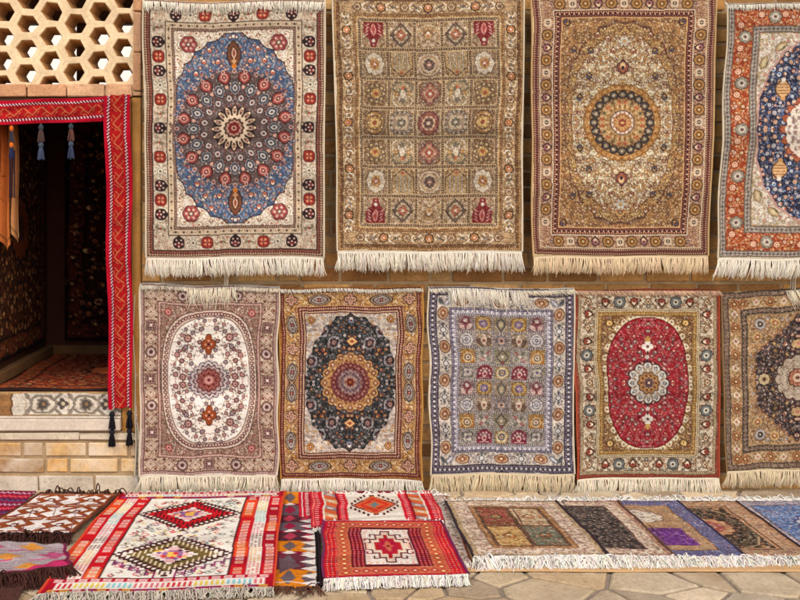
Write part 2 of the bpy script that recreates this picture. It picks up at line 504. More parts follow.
def design_blue_medallion():
    W, H = 90, 129
    iv, cream, blk, mar = (238, 226, 206), (218, 202, 178), (52, 38, 38), (92, 34, 34)
    red, blue, dbl, brn = (156, 52, 42), (84, 108, 140), (58, 80, 120), (122, 78, 52)
    grn = (120, 124, 100)
    c = Cv(W, H, (150, 120, 96), seed=11)
    c.frame(0, 1.6, (190, 172, 146)); c.frame(1.6, 7.4, (96, 66, 56)); c.dots(3.2, 2.4, .8, (206, 170, 140)); c.dots(5.8, 2.4, .75, (176, 96, 76))
    c.frame(7.4, 8.2, blk)
    c.frame(8.2, 22.4, cream)
    m = np.zeros((c.h, c.w), np.float32); X, Y = c.grid(); d = np.minimum(X, Y)
    c.clip = ((d > 8.4) & (d < 22.2)).astype(np.float32)
    c.filigree(3.0, .45, .5, [(150, 96, 70), (120, 124, 100), (232, 216, 196)], 3)
    c.flora(lambda x, y: 9.5 < min(x, y) < 21.5, 3.4, (.7, 1.1), [(grn, (190, 150, 120), iv, brn), (brn, (206, 180, 150), red, iv), (blk, grn, cream, red)], (150, 128, 100), [grn, (170, 130, 96), (140, 90, 70)], 1500, .4)
    def dark(x, y, a):
        c.lobe(x, y, 6.9, cream, 4, .05); ca, sa = math.cos(a), math.sin(a); c.ell(x, y, 5.9, 5.9, blk, p=2.6); c.lens(x + 4.6 * ca, y + 4.6 * sa, 6, 6, a, blk); c.lens(x - 1.5 * ca, y - 1.5 * sa, 7, 5, a + PI / 2, (120, 44, 44))
        for t in (-1.9, -.7, .7, 1.9, 3.14): c.disc(x + 3.6 * math.cos(a + t), y + 3.6 * math.sin(a + t), 1.0, (206, 170, 160))
        c.disc(x, y, 1.5, mar); c.disc(x, y, .8, iv)
    def redm(x, y, a):
        c.rect(x - 6, y - 6, x + 6, y + 6, cream); c.ell(x, y, 6.1, 6.1, (96, 40, 32), p=3); c.ell(x, y, 5.2, 5.2, red, p=3)
        for t in (.78, 2.36, 3.93, 5.5): c.disc(x + 2.6 * math.cos(t), y + 2.6 * math.sin(t), 1.2, (226, 150, 110))
        c.disc(x, y, 1.0, iv); c.rect(x - .4, y - 5, x + .4, y + 5, (120, 34, 28)); c.rect(x - 5, y - .4, x + 5, y + .4, (120, 34, 28))
    def ring(x, y, a):
        c.disc(x, y, 6.2, cream); c.ring(x, y, 5.2, .9, (96, 96, 96)); c.ring(x, y, 3.4, .8, grn); c.disc(x, y, 1.6, (150, 150, 140)); c.disc(x, y, .7, blk)
        for t in np.arange(0, 6.28, .7): c.disc(x + 5.3 * math.cos(t), y + 5.3 * math.sin(t), .7, (226, 214, 196))
    def small(x, y, a):
        c.lens(x - 2.5, y, 5, 2, .6, grn); c.lens(x + 2.5, y, 5, 2, -.6, grn); c.disc(x, y, 1.2, red)
    along(c, 15.2, 0, 14.3, [dark, small, redm, ring, dark, redm])
    c.clip = None
    c.frame(22.4, 23.2, blk); c.frame(23.2, 28.6, (206, 186, 156)); c.dots(25.9, 8.4, 1.4, (70, 62, 58), 'dia'); c.dots(25.9, 4.2, .6, (150, 96, 70))
    c.frame(28.6, 31.4, (96, 70, 60)); c.dots(30, 2.2, .7, (180, 150, 130))
    f = 31.4
    c.rect(f, f, W, H, blue)
    # field scrolls
    infield = lambda x, y: x > f + 1 and y > f + 1 and (x - f) / 60 + (y - f) / 53 > .8
    c.clip = ((np.minimum(X, Y) > f)).astype(np.float32); c.filigree(4.2, .5, .7, [(206, 176, 150), (150, 170, 200), (176, 110, 90), (60, 66, 96)], 1); c.clip = None
    c.flora(infield, 4.6, (1.1, 1.9), [(dbl, (206, 168, 140), red, iv), (dbl, (226, 206, 180), (120, 90, 80), iv), ((50, 60, 90), (176, 110, 90), iv, red)], (150, 160, 176), [(200, 190, 170), (130, 140, 120), (60, 80, 118), (180, 120, 90)], 2500, .45)
    for (x, y) in ((60, 62), (74, 62), (66, 50), (52, 74)):
        c.palmette(x, y, 3.2, -PI / 2, ((60, 60, 84), (200, 120, 90), iv, red))
    # spandrel of ivory clouds
    X, Y = c.grid()
    sx_ = (X - f) / 60 + (Y - f) / 53; tt = (X - f) / 60 - (Y - f) / 53
    sc_ = .07 * np.abs(np.sin(tt * 7.5 + .4)) - .27 * (1 - tt ** 2)
    spand = (sx_ < .97 + sc_) & (X > f) & (Y > f); edge = (sx_ < 1.0 + sc_) & (X > f) & (Y > f)
    c.a[edge] = (60, 54, 64); c.a[spand] = iv
    c.clip = spand.astype(np.float32)
    c.filigree(6.5, .45, .5, [(150, 120, 90), (176, 96, 80), (120, 120, 100)], 2, .3)
    for i in range(70):
        x, y = c.rng.uniform(f, W), c.rng.uniform(f, H - 40); q = c.rng.uniform(3.5, 6)
        c.disc(x, y, q, (176, 150, 116)); c.disc(x, y, q - .7, iv)
        c.curl(x, y, q * .8, c.rng.uniform(0, 6), c.rng.choice([-1, 1]) * 4.5, .7, (150, 118, 84)); c.disc(x, y, .9, (170, 84, 70))
    for i in range(40): c.disc(c.rng.uniform(f, W), c.rng.uniform(f, H), .8, (140, 110, 84))
    c.clip = None
    for (x, y) in ((f + 14, f + 13),):
        c.lobe(x, y, 9, (96, 48, 50), 6, .12); c.lobe(x, y, 8, (148, 56, 60), 6, .14)
        for t in np.arange(6) * PI / 3: c.disc(x + 4.7 * math.cos(t), y + 4.7 * math.sin(t), 1.7, (214, 140, 124)); c.disc(x + 4.7 * math.cos(t), y + 4.7 * math.sin(t), .8, iv)
        c.disc(x, y, 2.4, (120, 110, 90)); c.disc(x, y, 1.2, iv); c.clip = (np.hypot(X - x, Y - y) < 9).astype(np.float32); c.filigree(2.2, .5, .5, [(206, 150, 140), iv], 7, .4); c.clip = None
    # pendant
    c.lens(W, H - 74, 30, 15, PI / 2, (60, 50, 60)); c.lens(W, H - 74, 27, 12.5, PI / 2, brn); c.lens(W, H - 75, 15, 7.5, PI / 2, (84, 50, 44)); c.lens(W, H - 75, 12, 5, PI / 2, (206, 170, 140)); c.lens(W, H - 75, 7, 2.4, PI / 2, (140, 60, 50)); c.lobe(W, H - 67, 2.6, (200, 150, 110), 4, .3)
    c.disc(W, H - 62, 2.6, (200, 120, 50)); c.lens(W, H - 92, 7, 5, PI / 2, (90, 90, 110)); c.disc(W, H - 92, 1.6, iv)
    # central medallion
    R = 56
    for k in range(96):
        a = (k + .5) * 2 * PI / 96; rk = [62, 59.5, 56][k % 3]
        c.rosette(W + rk * math.cos(a), H + rk * math.sin(a), 1.9, ((64, 50, 60), [(196, 140, 134), (160, 84, 76), (150, 150, 170)][(k // 3) % 3], (214, 180, 170), blk), 6)
    c.lobe(W, H, 58, (92, 76, 76), 16, .06)
    c.clip = (np.hypot(W - X, H - Y) < 57).astype(np.float32); c.filigree(3.0, .5, .7, [(196, 140, 130), (150, 60, 54), (150, 156, 170), (206, 190, 170)], 4, .35); c.clip = None
    def ringof(n, r, L, wd, cols, ph=0.0):
        r, L, wd = r * 1.1, L * 1.1, wd * 1.06
        for k in range(n):
            a = (k + ph) * 2 * PI / n; x, y = W + r * math.cos(a), H + r * math.sin(a)
            for q, (cc, sc) in enumerate(cols): c.lens(x, y, L * sc, wd * sc, a, cc)
    ringof(16, 47, 15, 12.5, [((46, 34, 36), 1), ((150, 66, 62), .86), ((200, 150, 138), .58), ((130, 56, 50), .36), ((214, 190, 176), .14)], .5)
    ringof(32, 52, 5, 3.8, [((196, 160, 150), 1), ((110, 60, 60), .5)], 0)
    ringof(16, 36.5, 15, 11, [((40, 36, 40), 1), ((150, 148, 152), .88), ((70, 72, 84), .72), ((190, 186, 180), .44), ((70, 62, 66), .2)], 0)
    ringof(32, 41, 4.2, 2.8, [((44, 34, 36), 1), ((196, 176, 160), .6)], .5)
    ringof(32, 31.5, 3.6, 2.4, [((44, 34, 36), 1), ((180, 120, 110), .6)], .5)
    ringof(16, 27.5, 8, 6.4, [((60, 44, 44), 1), ((196, 190, 186), .8), ((110, 70, 66), .4)], .5)
    ringof(16, 38, 4, 3.2, [((206, 160, 140), 1)], .5)
    c.lobe(W, H, 23, (58, 44, 44), 16, .12)
    for k in range(16):
        a = k * 2 * PI / 16; c.lens(W + 16.6 * math.cos(a), H + 17 * math.sin(a), 11, 4.6, a, (206, 182, 154)); c.lens(W + 17.4 * math.cos(a), H + 17.4 * math.sin(a), 8.4, 2.7, a, (104, 76, 68)); c.disc(W + 18 * math.cos(a), H + 18 * math.sin(a), .8, (206, 150, 130)); c.disc(W + 21 * math.cos(a), H + 21 * math.sin(a), 1.2, (232, 200, 160))
    c.lobe(W, H, 14.5, (226, 200, 168), 16, .16); c.lobe(W, H, 10.5, (84, 58, 54), 12, .16); c.lobe(W, H, 8.4, (190, 150, 130), 12, .2)
    c.lobe(W, H, 6.2, (132, 44, 44), 8, .12); c.disc(W, H, 2.6, (200, 150, 130)); c.disc(W, H, 1.2, (70, 30, 30))
    c.filigree(2.4, .34, .3, [(206, 170, 150), (120, 60, 54)], 5, .38)
    return finish(quad_mirror(c), 1)

def design_garden_panels():
    W, H = 93, 128
    tan, gold, brn, dk = (192, 166, 126), (186, 142, 82), (112, 78, 52), (66, 46, 40)
    iv, gry, red, rust, grn = (238, 226, 202), (120, 112, 102), (122, 24, 34), (186, 100, 68), (110, 104, 78)
    c = Cv(W, H, tan, seed=22)
    c.frame(0, 1.2, (226, 206, 170)); c.frame(1.2, 6.4, (140, 104, 66)); c.dots(2.6, 2.0, .6, (206, 176, 126)); c.dots(5, 2.6, .8, (92, 64, 48))
    c.frame(6.4, 7, dk); c.frame(7, 19.6, (206, 176, 132))
    X, Y = c.grid(); d = np.minimum(X, Y); c.clip = ((d > 7) & (d < 19.6)).astype(np.float32)
    def scr(x, y, a):
        for sg in (-1, 1):
            u = (math.sin(a), math.cos(a)) if a else (0, 1)
            px, py = x + sg * 3.8 * (1 if a else 0), y + sg * 3.8 * (0 if a else 1)
            c.curl(px, py, 4, a + (0 if sg > 0 else PI), 4.5 * sg, 1.3, iv); c.curl(px, py, 2.8, a + PI, -4.5 * sg, .6, dk)
        c.disc(x, y, 1.5, gry)
    def rst(x, y, a): c.rosette(x, y, 5.2, (dk, (206, 150, 96), rust, iv), 8)
    def rst2(x, y, a): c.rosette(x, y, 4.6, (brn, (214, 190, 150), gry, rust), 6)
    c.filigree(3.0, .55, .6, [iv, rust, gry, (150, 110, 60)], 11)
    c.flora(lambda x, y: 7.5 < min(x, y) < 19, 2.6, (.6, 1), [(brn, gold, iv, dk), (dk, iv, rust, dk), (brn, (214, 186, 140), dk, iv)], (130, 92, 60), [grn, brn, iv, gold, dk], 1800, .4)
    along(c, 13.3, 0, 11.5, [rst, scr, rst2, scr])
    c.clip = None
    c.frame(19.6, 20.2, dk); c.frame(20.2, 25, (166, 126, 82)); c.dots(21.5, 2.0, .6, (90, 64, 50)); c.dots(23.6, 2.6, .8, (214, 186, 140)); c.frame(25, 25.8, dk)
    f = 25.8; cw = (W - f) / 2.5; rh = (H - f) / 3.5
    bgs = {(0, 0): (196, 170, 136), (0, 1): (216, 194, 160), (0, 2): (208, 182, 144), (1, 0): (182, 160, 128), (1, 1): (186, 150, 98), (1, 2): (182, 160, 130), (2, 0): (150, 122, 86), (2, 1): (198, 176, 138), (2, 2): (140, 112, 92), (3, 0): (140, 116, 92), (3, 1): (172, 152, 128), (3, 2): (150, 126, 106)}
    for r in range(4):
        for k in range(3):
            x0, y0 = f + k * cw, f + r * rh; x1, y1 = x0 + cw, y0 + rh; cx, cy = (x0 + x1) / 2, (y0 + y1) / 2
            c.rect(x0, y0, x1, y1, bgs[(r, k)])
            c.clip = ((X > x0) & (X < x1) & (Y > y0) & (Y < y1)).astype(np.float32)
            c.filigree(2.8, .55, .65, [iv, brn, grn, rust, (222, 200, 160)], 12 + r * 3 + k)
            for qx in (x0, x1):
                for qy in (y0, y1): c.lobe(qx, qy, 7.4, brn, 8, .16); c.lobe(qx, qy, 6.2, [(214, 192, 154), (176, 150, 112)][(r + k) % 2], 8, .18); c.lobe(qx, qy, 3.8, [(150, 84, 64), (104, 100, 84)][(r + k) % 2], 8, .2)
            c.flora(lambda x, y: x0 + 1 < x < x1 - 1 and y0 + 1 < y < y1 - 1, 2.9, (.5, .95), [(brn, iv, rust, dk), (dk, (206, 180, 140), dk, iv), (grn, iv, gold, dk)], (140, 110, 84), [grn, brn, iv, dk, (206, 186, 150)], 600, .4)
            if (r, k) == (0, 0):
                c.poly([(cx - 9.5, y0 + 2), (cx + 9.5, y0 + 2), (cx + 9.5, cy - 1), (cx + 4.5, cy + 5), (cx + 2.5, y1 - 2), (cx - 2.5, y1 - 2), (cx - 4.5, cy + 5), (cx - 9.5, cy - 1)], red)
                c.lens(cx, cy - 5, 13, 5.5, PI / 2, (216, 150, 140)); c.lens(cx, cy - 5, 9, 2.6, PI / 2, (170, 60, 60))
                for sg in (-1, 1):
                    for t in range(4): c.lens(cx + sg * (5.6 + .3 * t), y0 + 5 + t * 3.2, 4.5, 1.4, sg * .7, (222, 170, 160))
                c.disc(cx, cy + 6, 1.8, iv); c.disc(cx, cy + 10, 1.1, (220, 160, 150))
            elif (r, k) == (0, 1):
                c.dia(cx, cy, 11, 12.5, dk); c.dia(cx, cy, 9, 10.3, (190, 170, 140))
                for t in np.arange(12) * PI / 6: c.disc(cx + 7.6 * math.cos(t), cy + 8.6 * math.sin(t), 1.5, (74, 62, 56))
                c.dia(cx, cy, 5.6, 6.2, (120, 60, 44)); c.dia(cx, cy, 4.4, 5, (186, 112, 84)); c.disc(cx, cy, 1.5, iv)
            elif (r, k) == (0, 2):
                for t in (-1, 1):
                    c.curl(cx + 5 * t, cy + 4, 6, PI / 2, 5 * t, 1.1, iv); c.curl(cx + 5 * t, cy - 6, 5, -PI / 2, -5 * t, .9, gold)
                c.palmette(cx, cy, 5, -PI / 2, (brn, (206, 170, 110), iv, rust))
            elif (r, k) == (1, 0):
                c.lobe(cx, cy, 12.6, (110, 90, 70), 8, .1, 0, .8, 1); c.lobe(cx, cy, 11.6, (232, 220, 196), 8, .14, 0, .8, 1); c.lobe(cx, cy, 6.3, gold, 8, .15, .39, .8, 1); c.dia(cx, cy, 3.4, 4.2, (150, 70, 54)); c.disc(cx, cy, 1.4, iv)
            elif (r, k) == (1, 1):
                c.poly([(x0 + 2, y0 + 2), (x1 - 2, y0 + 2), (x1 - 2, cy + 3), (cx + 4, y1 - 5), (cx, y1 - 1.5), (cx - 4, y1 - 5), (x0 + 2, cy + 3)], dk)
                c.poly([(x0 + 3, y0 + 2), (x1 - 3, y0 + 2), (x1 - 3, cy + 2.5), (cx + 3.5, y1 - 6), (cx, y1 - 2.8), (cx - 3.5, y1 - 6), (x0 + 3, cy + 2.5)], (196, 168, 124))
                for t in (-6, -2, 2, 6): c.rect(cx + t - 1, y0 + 3, cx + t + 1, cy + 5, (116, 112, 100)); c.rect(cx + t - .3, y0 + 3, cx + t + .3, cy + 5, iv)
                c.disc(cx, cy + 8, 2, rust)
            elif (r, k) == (1, 2):
                c.lobe(cx, cy, 12.4, (110, 86, 74), 16, .05); c.lobe(cx, cy, 11.4, (214, 196, 166), 16, .06); c.ring(cx, cy, 8.6, 1.2, (170, 130, 100)); c.lobe(cx, cy, 6, (76, 60, 60), 8, .14); c.disc(cx, cy, 2.6, (160, 110, 92)); c.disc(cx, cy, 1, iv)
            elif (r, k) == (2, 0):
                for t in np.arange(9) * 2 * PI / 9: c.disc(cx + 7.6 * math.cos(t), cy + 8 * math.sin(t), 2.5, (84, 66, 50)); c.disc(cx + 7.6 * math.cos(t), cy + 8 * math.sin(t), 1.4, (216, 190, 140))
                c.lobe(cx, cy, 5, (216, 176, 110), 6, .2); c.disc(cx, cy, 2, rust)
            elif (r, k) == (2, 1):
                for t in (-1, 1):
                    c.curl(cx + 4.5 * t, cy - 5, 7, -PI / 2 - .4 * t, 5 * t, 1.7, (90, 92, 80)); c.curl(cx + 5 * t, cy + 6, 6, PI / 2, -5 * t, 1.3, (238, 224, 200)); c.lens(cx + 7 * t, cy, 9, 3, 1.2 * t, gold)
                c.lens(cx, cy + 1, 12, 5, PI / 2, iv); c.disc(cx, cy + 7, 2.6, (104, 100, 90)); c.disc(cx, cy - 6, 2, rust)
            elif (r, k) == (2, 2):
                c.dia(cx, cy, 11.5, 13, (86, 56, 50)); c.dia(cx, cy, 10, 11.5, (168, 108, 92)); c.dia(cx, cy, 7, 8, (206, 176, 146)); c.dia(cx, cy, 5, 6, (160, 70, 58)); c.dia(cx, cy, 2, 2.6, iv)
            elif (r, k) == (3, 0):
                c.lobe(cx, cy, 12.4, dk, 16, .07, 0, .85, 1); c.lobe(cx, cy, 11.3, (190, 150, 92), 16, .09, 0, .85, 1); c.ring(cx, cy, 7, 1, dk); c.lobe(cx, cy, 5, (230, 196, 130), 8, .18); c.disc(cx, cy, 2.2, (150, 70, 50))
            elif (r, k) == (3, 1):
                c.ring(cx, cy, 10.8, 2.6, (86, 80, 76))
                for t in np.arange(14) * 2 * PI / 14: c.disc(cx + 10.8 * math.cos(t), cy + 10.8 * math.sin(t), 1.05, (206, 196, 176))
                c.lobe(cx, cy, 7.6, (206, 190, 160), 8, .14); c.lobe(cx, cy, 4.6, (104, 100, 84), 8, .2); c.disc(cx, cy, 1.6, iv)
            else:
                c.lobe(cx, cy, 12.6, (80, 34, 36), 16, .07, 0, .84, 1); c.lobe(cx, cy, 11.4, (126, 62, 56), 16, .09, 0, .84, 1); c.lobe(cx, cy, 8, (216, 180, 150), 12, .1, 0, .84, 1); c.lobe(cx, cy, 5.4, (80, 56, 54), 8, .14); c.disc(cx, cy, 2, iv)
            c.filigree(2.2, .5, .5, [iv, brn, (150, 96, 70)], 200 + r * 3 + k, .42)
            if (r, k) != (0, 0): c.a += (c.clip * .10)[..., None] * (np.array(bgs[(r, k)], np.float32) * .9 - c.a)
            c.clip = None
    for k in range(3):
        x = f + k * cw; c.rect(x - 2, f, x + 2, H, (206, 180, 138)); c.rect(x - 1.2, f, x + 1.2, H, (84, 62, 50))
        for y in np.arange(f, H, 2.4): c.disc(x, y, .55, (214, 186, 150))
    for r in range(4):
        y = f + r * rh; c.rect(f, y - 2, W, y + 2, (206, 180, 138)); c.rect(f, y - 1.2, W, y + 1.2, (84, 62, 50))
        for x in np.arange(f, W, 2.4): c.disc(x, y, .55, (214, 186, 150))
    c.filigree(2.7, .5, .42, [iv, brn, (206, 170, 120)], 30, .42)
    return finish(quad_mirror(c), 2, .035)

def design_gold_round_medallion():
    W, H = 90, 133
    iv, gold, brn, pur, dk = (238, 220, 178), (196, 152, 88), (140, 96, 60), (88, 48, 54), (58, 42, 50)
    mv, rust = (172, 128, 112), (186, 108, 70)
    c = Cv(W, H, gold, seed=33)
    c.frame(0, 1.4, (214, 184, 140)); c.frame(1.4, 8, pur); c.dots(3, 2.2, .75, (206, 160, 120)); c.dots(5, 2.8, .9, (140, 90, 80)); c.dots(6.8, 2.2, .65, (214, 176, 130))
    c.frame(8, 8.8, (226, 206, 176)); c.frame(8.8, 21, (178, 142, 112))
    X, Y = c.grid(); d = np.minimum(X, Y); c.clip = ((d > 8.8) & (d < 21)).astype(np.float32)
    c.filigree(3.0, .55, .6, [iv, pur, gold, (110, 90, 110)], 31)
    c.flora(lambda x, y: 9.5 < min(x, y) < 20.5, 2.7, (.6, 1.15), [(pur, (222, 190, 150), gold, dk), (dk, (150, 110, 120), iv, pur), (brn, iv, rust, dk)], (120, 80, 70), [(110, 80, 90), iv, brn, (150, 110, 110)], 1800, .4)
    def g(x, y, a): c.lobe(x, y, 6, dk, 8, .1); c.lobe(x, y, 5.2, (170, 130, 78), 8, .14); c.disc(x, y, 3, (126, 88, 56)); c.disc(x, y, 1.2, (206, 176, 124))
    def k(x, y, a): c.lobe(x, y, 4.6, (206, 182, 152), 4, .3, .78); c.disc(x, y, 2, dk); c.disc(x, y, .8, iv); c.rect(x - 6 * abs(math.cos(a)) - .4, y - 6 * abs(math.sin(a)) - .4, x + 6 * abs(math.cos(a)) + .4, y + 6 * abs(math.sin(a)) + .4, (206, 180, 150), .8)
    def b(x, y, a): c.palmette(x, y, 4.4, a, (dk, (160, 110, 110), (220, 190, 150), pur))
    along(c, 14.9, 0, 12.4, [k, g, b, g]); c.clip = None
    c.frame(21, 21.8, (226, 206, 176)); c.frame(21.8, 28.2, pur); c.dots(23.4, 2.4, .8, (206, 150, 110)); c.dots(26.6, 2.4, .7, (160, 110, 90)); c.dots(25, 4.8, 1.0, (222, 190, 150), 'dia'); c.frame(28.2, 29.2, (206, 160, 110))
    f = 29.2
    # field: gold-brown spandrels around an ivory inner oval, the colour change is in the weave
    rr = np.hypot((W - X) / 58, (H - Y) / 100); infield = (X > f) & (Y > f)
    th = np.arctan2((H - Y) / 100, (W - X) / 58)
    rr = ((np.abs(W - X) / 59) ** 2.3 + (np.abs(H - Y) / 101) ** 2.3) ** (1 / 2.3) + .022 * np.abs(np.sin(th * 11)) - .03 * np.clip((np.abs(H - Y) / 101) ** 8, 0, 1)
    c.a[infield] = (190, 148, 98); c.a[infield & (rr < .985)] = (90, 56, 46); c.a[infield & (rr < .965)] = (216, 178, 116)
    c.a[infield & (rr < .87)] = (150, 104, 64); c.a[infield & (rr < .855)] = (242, 228, 192)
    c.clip = infield.astype(np.float32)
    c.filigree(3.6, .62, .75, [(150, 110, 60), dk, rust, (120, 100, 60), (226, 190, 120)], 32, .5)
    inn = lambda x, y: x > f and y > f and math.hypot((W - x) / 58, (H - y) / 100) < .84
    out = lambda x, y: x > f and y > f and math.hypot((W - x) / 58, (H - y) / 100) >= .84
    c.flora(inn, 3.7, (1.0, 1.75), [(brn, gold, iv, rust), (dk, (176, 130, 84), iv, brn), ((120, 90, 60), (206, 176, 120), rust, dk), (pur, (190, 140, 110), iv, dk)], (140, 104, 60), [(110, 90, 56), brn, gold, (90, 70, 56), (170, 130, 70)], 3500, .55)
    c.flora(out, 3.3, (.9, 1.5), [(dk, (206, 160, 110), iv, brn), (brn, (222, 184, 120), rust, dk), (dk, (150, 100, 80), gold, iv)], (116, 80, 52), [(120, 90, 60), (214, 176, 120), pur, (150, 110, 70)], 3500, .5)
    for (x, y) in ((58, 62), (57, 87), (W - 10, 62), (W - 16, 50), (48, 108), (42, 60), (64, 46)):
        c.palmette(x, y, 3.2, -PI / 2, ((48, 44, 58), (96, 88, 100), gold, dk) if x < 59 else (pur, (176, 120, 90), iv, dk))
    c.palmette(W, H - 55, 6.6, -PI / 2, (pur, (168, 108, 84), (226, 190, 140), dk))
    c.lobe(W, H - 81, 4.6, (190, 190, 180), 6, .2); c.disc(W, H - 81, 1.8, gold)
    c.palmette(f + 4, f + 4, 3.6, PI / 4, (dk, (110, 90, 100), gold, dk))
    # medallion
    c.lobe(W, H, 39, (150, 108, 62), 30, .04); c.lobe(W, H, 37.4, (186, 142, 88), 30, .05)
    for q in range(30):
        a = (q + .5) * 2 * PI / 30; c.lens(W + 35 * math.cos(a), H + 35 * math.sin(a), 5, 3, a, (166, 116, 60)); 
    c.ring(W, H, 32.4, 1, (120, 84, 50)); c.disc(W, H, 31.6, (180, 142, 98))
    for q in range(20):
        a = q * 2 * PI / 20; x, y = W + 28 * math.cos(a), H + 28 * math.sin(a)
        c.disc(x, y, 4.6, (60, 52, 52)); c.disc(x, y, 2.7, (128, 118, 104)); c.disc(x, y, 1.2, (200, 180, 150))
    c.lobe(W, H, 24.6, (130, 92, 60), 20, .06); c.lobe(W, H, 23.6, (186, 150, 106), 20, .07)
    for q in range(20):
        a = (q + .5) * 2 * PI / 20; c.disc(W + 20.4 * math.cos(a), H + 20.4 * math.sin(a), 1.9, [(192, 112, 76), (130, 120, 84)][q % 2])
        c.lens(W + 16 * math.cos(a), H + 16 * math.sin(a), 6, 2.2, a, (150, 110, 60)); c.disc(W + 17 * math.cos(a + .157), H + 17 * math.sin(a + .157), .9, (226, 196, 140))
    c.disc(W, H, 12.4, (58, 44, 44)); c.disc(W, H, 11.6, (230, 206, 180)); c.disc(W, H, 9.2, (176, 118, 76))
    for q in range(14):
        a = q * 2 * PI / 14; c.disc(W + 10.2 * math.cos(a), H + 10.2 * math.sin(a), .8, (140, 84, 84)); c.lens(W + 6 * math.cos(a), H + 6 * math.sin(a), 5.4, 1.5, a, (226, 180, 120))
    c.lobe(W, H, 4.2, (150, 70, 46), 7, .2); c.disc(W, H, 1.6, (226, 190, 130))
    c.filigree(2.6, .5, .45, [iv, brn, dk, gold], 33, .42)
    return finish(quad_mirror(c), 3, .035)

def design_rust_border():
    W, H = 92, 128
    iv, rust, org, navy, gry = (236, 224, 206), (176, 82, 46), (206, 130, 80), (46, 50, 78), (140, 136, 130)
    lbl, gold, dk = (150, 180, 214), (200, 156, 96), (54, 44, 48)
    c = Cv(W, H, iv, seed=44)
    X, Y = c.grid(); d = np.minimum(X, Y)
    def guard(a, b):
        c.frame(a, a + .8, (84, 72, 66)); c.frame(a + .8, b - .8, (150, 142, 128)); c.frame(b - .8, b, (84, 72, 66))
        c.dots((a + b) / 2, 4.2, 1.7, (206, 196, 180), 'dia'); c.dots((a + b) / 2, 4.2, .8, (110, 84, 84)); c.dots((a + b) / 2, 4.2, 1.1, (90, 84, 90), 'disc', 0)
    c.frame(0, 1.2, (206, 190, 160)); guard(1.2, 7.6)
    c.frame(7.6, 25, rust); c.clip = ((d > 7.6) & (d < 25)).astype(np.float32)
    c.filigree(4.0, .35, .8, [(230, 190, 140), gold, (120, 60, 40), (236, 170, 120)], 41)
    c.flora(lambda x, y: 9 < min(x, y) < 24, 3.7, (.9, 1.6), [((120, 50, 30), (232, 190, 150), rust, iv), ((110, 60, 40), gold, iv, rust), ((120, 50, 30), (226, 160, 110), iv, dk)], (214, 150, 90), [(206, 170, 100), (150, 120, 80), (230, 190, 140), (120, 60, 40)], 1600, .55)
    def fl(x, y, a): c.rosette(x - 2.5 * (a == 0), y - 2.5 * (a != 0), 4.2, ((140, 60, 36), (236, 204, 170), (206, 110, 80), iv), 8)
    def pl(x, y, a): c.lobe(x + 1.5, y, 7, (110, 84, 70), 8, .12); c.lobe(x + 1.5, y, 6.1, (150, 144, 130), 8, .16); c.lobe(x + 1.5, y, 3.8, (206, 196, 176), 6, .2); c.disc(x + 1.5, y, 1.6, (110, 80, 84))
    def s2(x, y, a): c.rosette(x + 3, y, 2.6, ((120, 56, 40), gold, iv, rust), 6); c.rosette(x - 4, y, 2.4, ((120, 56, 40), iv, rust, iv), 6)
    along(c, 16.3, 0, 11.6, [pl, fl, s2, fl]); c.clip = None
    guard(25, 32)
    f = 32
    c.rect(f, f, W, H, iv); c.frame(f, f + 1, (190, 160, 130))
    c.clip = ((X > f) & (Y > f)).astype(np.float32)
    c.filigree(4.0, .45, .7, [gry, (190, 130, 90), (170, 150, 90), (110, 100, 120)], 42)
    c.flora(lambda x, y: x > f + 1 and y > f + 1, 3.8, (.9, 1.6), [(gry, (170, 166, 160), iv, rust), ((120, 110, 84), (206, 180, 120), iv, dk), ((150, 100, 90), (214, 176, 160), rust, iv)], (170, 150, 120), [gry, (176, 150, 84), (190, 140, 110), (150, 150, 130)], 2500, .5)
    for (x, y, a) in ((f + 22, f + 14, -.6), (f + 6, f + 30, 1.9)):
        c.lens(x, y, 15, 8.5, a, (130, 110, 80)); c.lens(x, y, 13, 6.8, a, (176, 150, 110)); c.lens(x, y, 8, 3.6, a, (206, 190, 150)); c.lens(x + 3, y + 1, 5, 2, a, (120, 120, 90))
    # navy field with blossoms
    rr = np.hypot((W - X) / 58, (H - Y) / 95); th = np.arctan2((H - Y) / 95, (W - X) / 58)
    lim = 1.0 - .025 * np.abs(np.sin(th * 10)) + .03 * np.cos(2 * th)
    c.a[(rr < lim + .03) & (X > f) & (Y > f)] = (190, 150, 140)
    nav = (rr < lim) & (X > f) & (Y > f); c.a[nav] = navy; c.clip = nav.astype(np.float32); c.filigree(4.0, .4, .8, [lbl, (110, 140, 190), (196, 150, 110), (214, 206, 200)], 43)
    c.flora(lambda x, y: x > f and y > f and math.hypot((W - x) / 58, (H - y) / 95) < .99, 4.5, (1.4, 2.5), [((40, 44, 76), (222, 214, 206), (150, 160, 190), gold), ((40, 44, 76), lbl, iv, navy), ((40, 40, 60), (226, 200, 170), rust, iv), ((70, 40, 40), (196, 116, 84), iv, navy)], (110, 130, 170), [lbl, (110, 140, 190), (170, 130, 90), (196, 206, 220)], 2600, .5)
    c.clip = None
    x, y = W - 33, H - 40     # lantern
    c.lens(x, y, 21, 17, PI / 2, (90, 60, 50)); c.lens(x, y, 18, 14.4, PI / 2, (214, 170, 120))
    for t in (-5, -2, 1, 4): c.rect(x - 6, y + t, x + 6, y + t + .9, (150, 100, 66))
    c.disc(x, y - 9, 2.3, iv); c.disc(x, y + 9, 2.6, (200, 150, 96))
    # centre
    for q in range(18):
        a = q * 2 * PI / 18; c.lens(W + 31 * math.cos(a), H + 31 * math.sin(a), 13, 9, a, (96, 50, 44)); c.lens(W + 31 * math.cos(a), H + 31 * math.sin(a), 11, 7.5, a, (176, 104, 76))
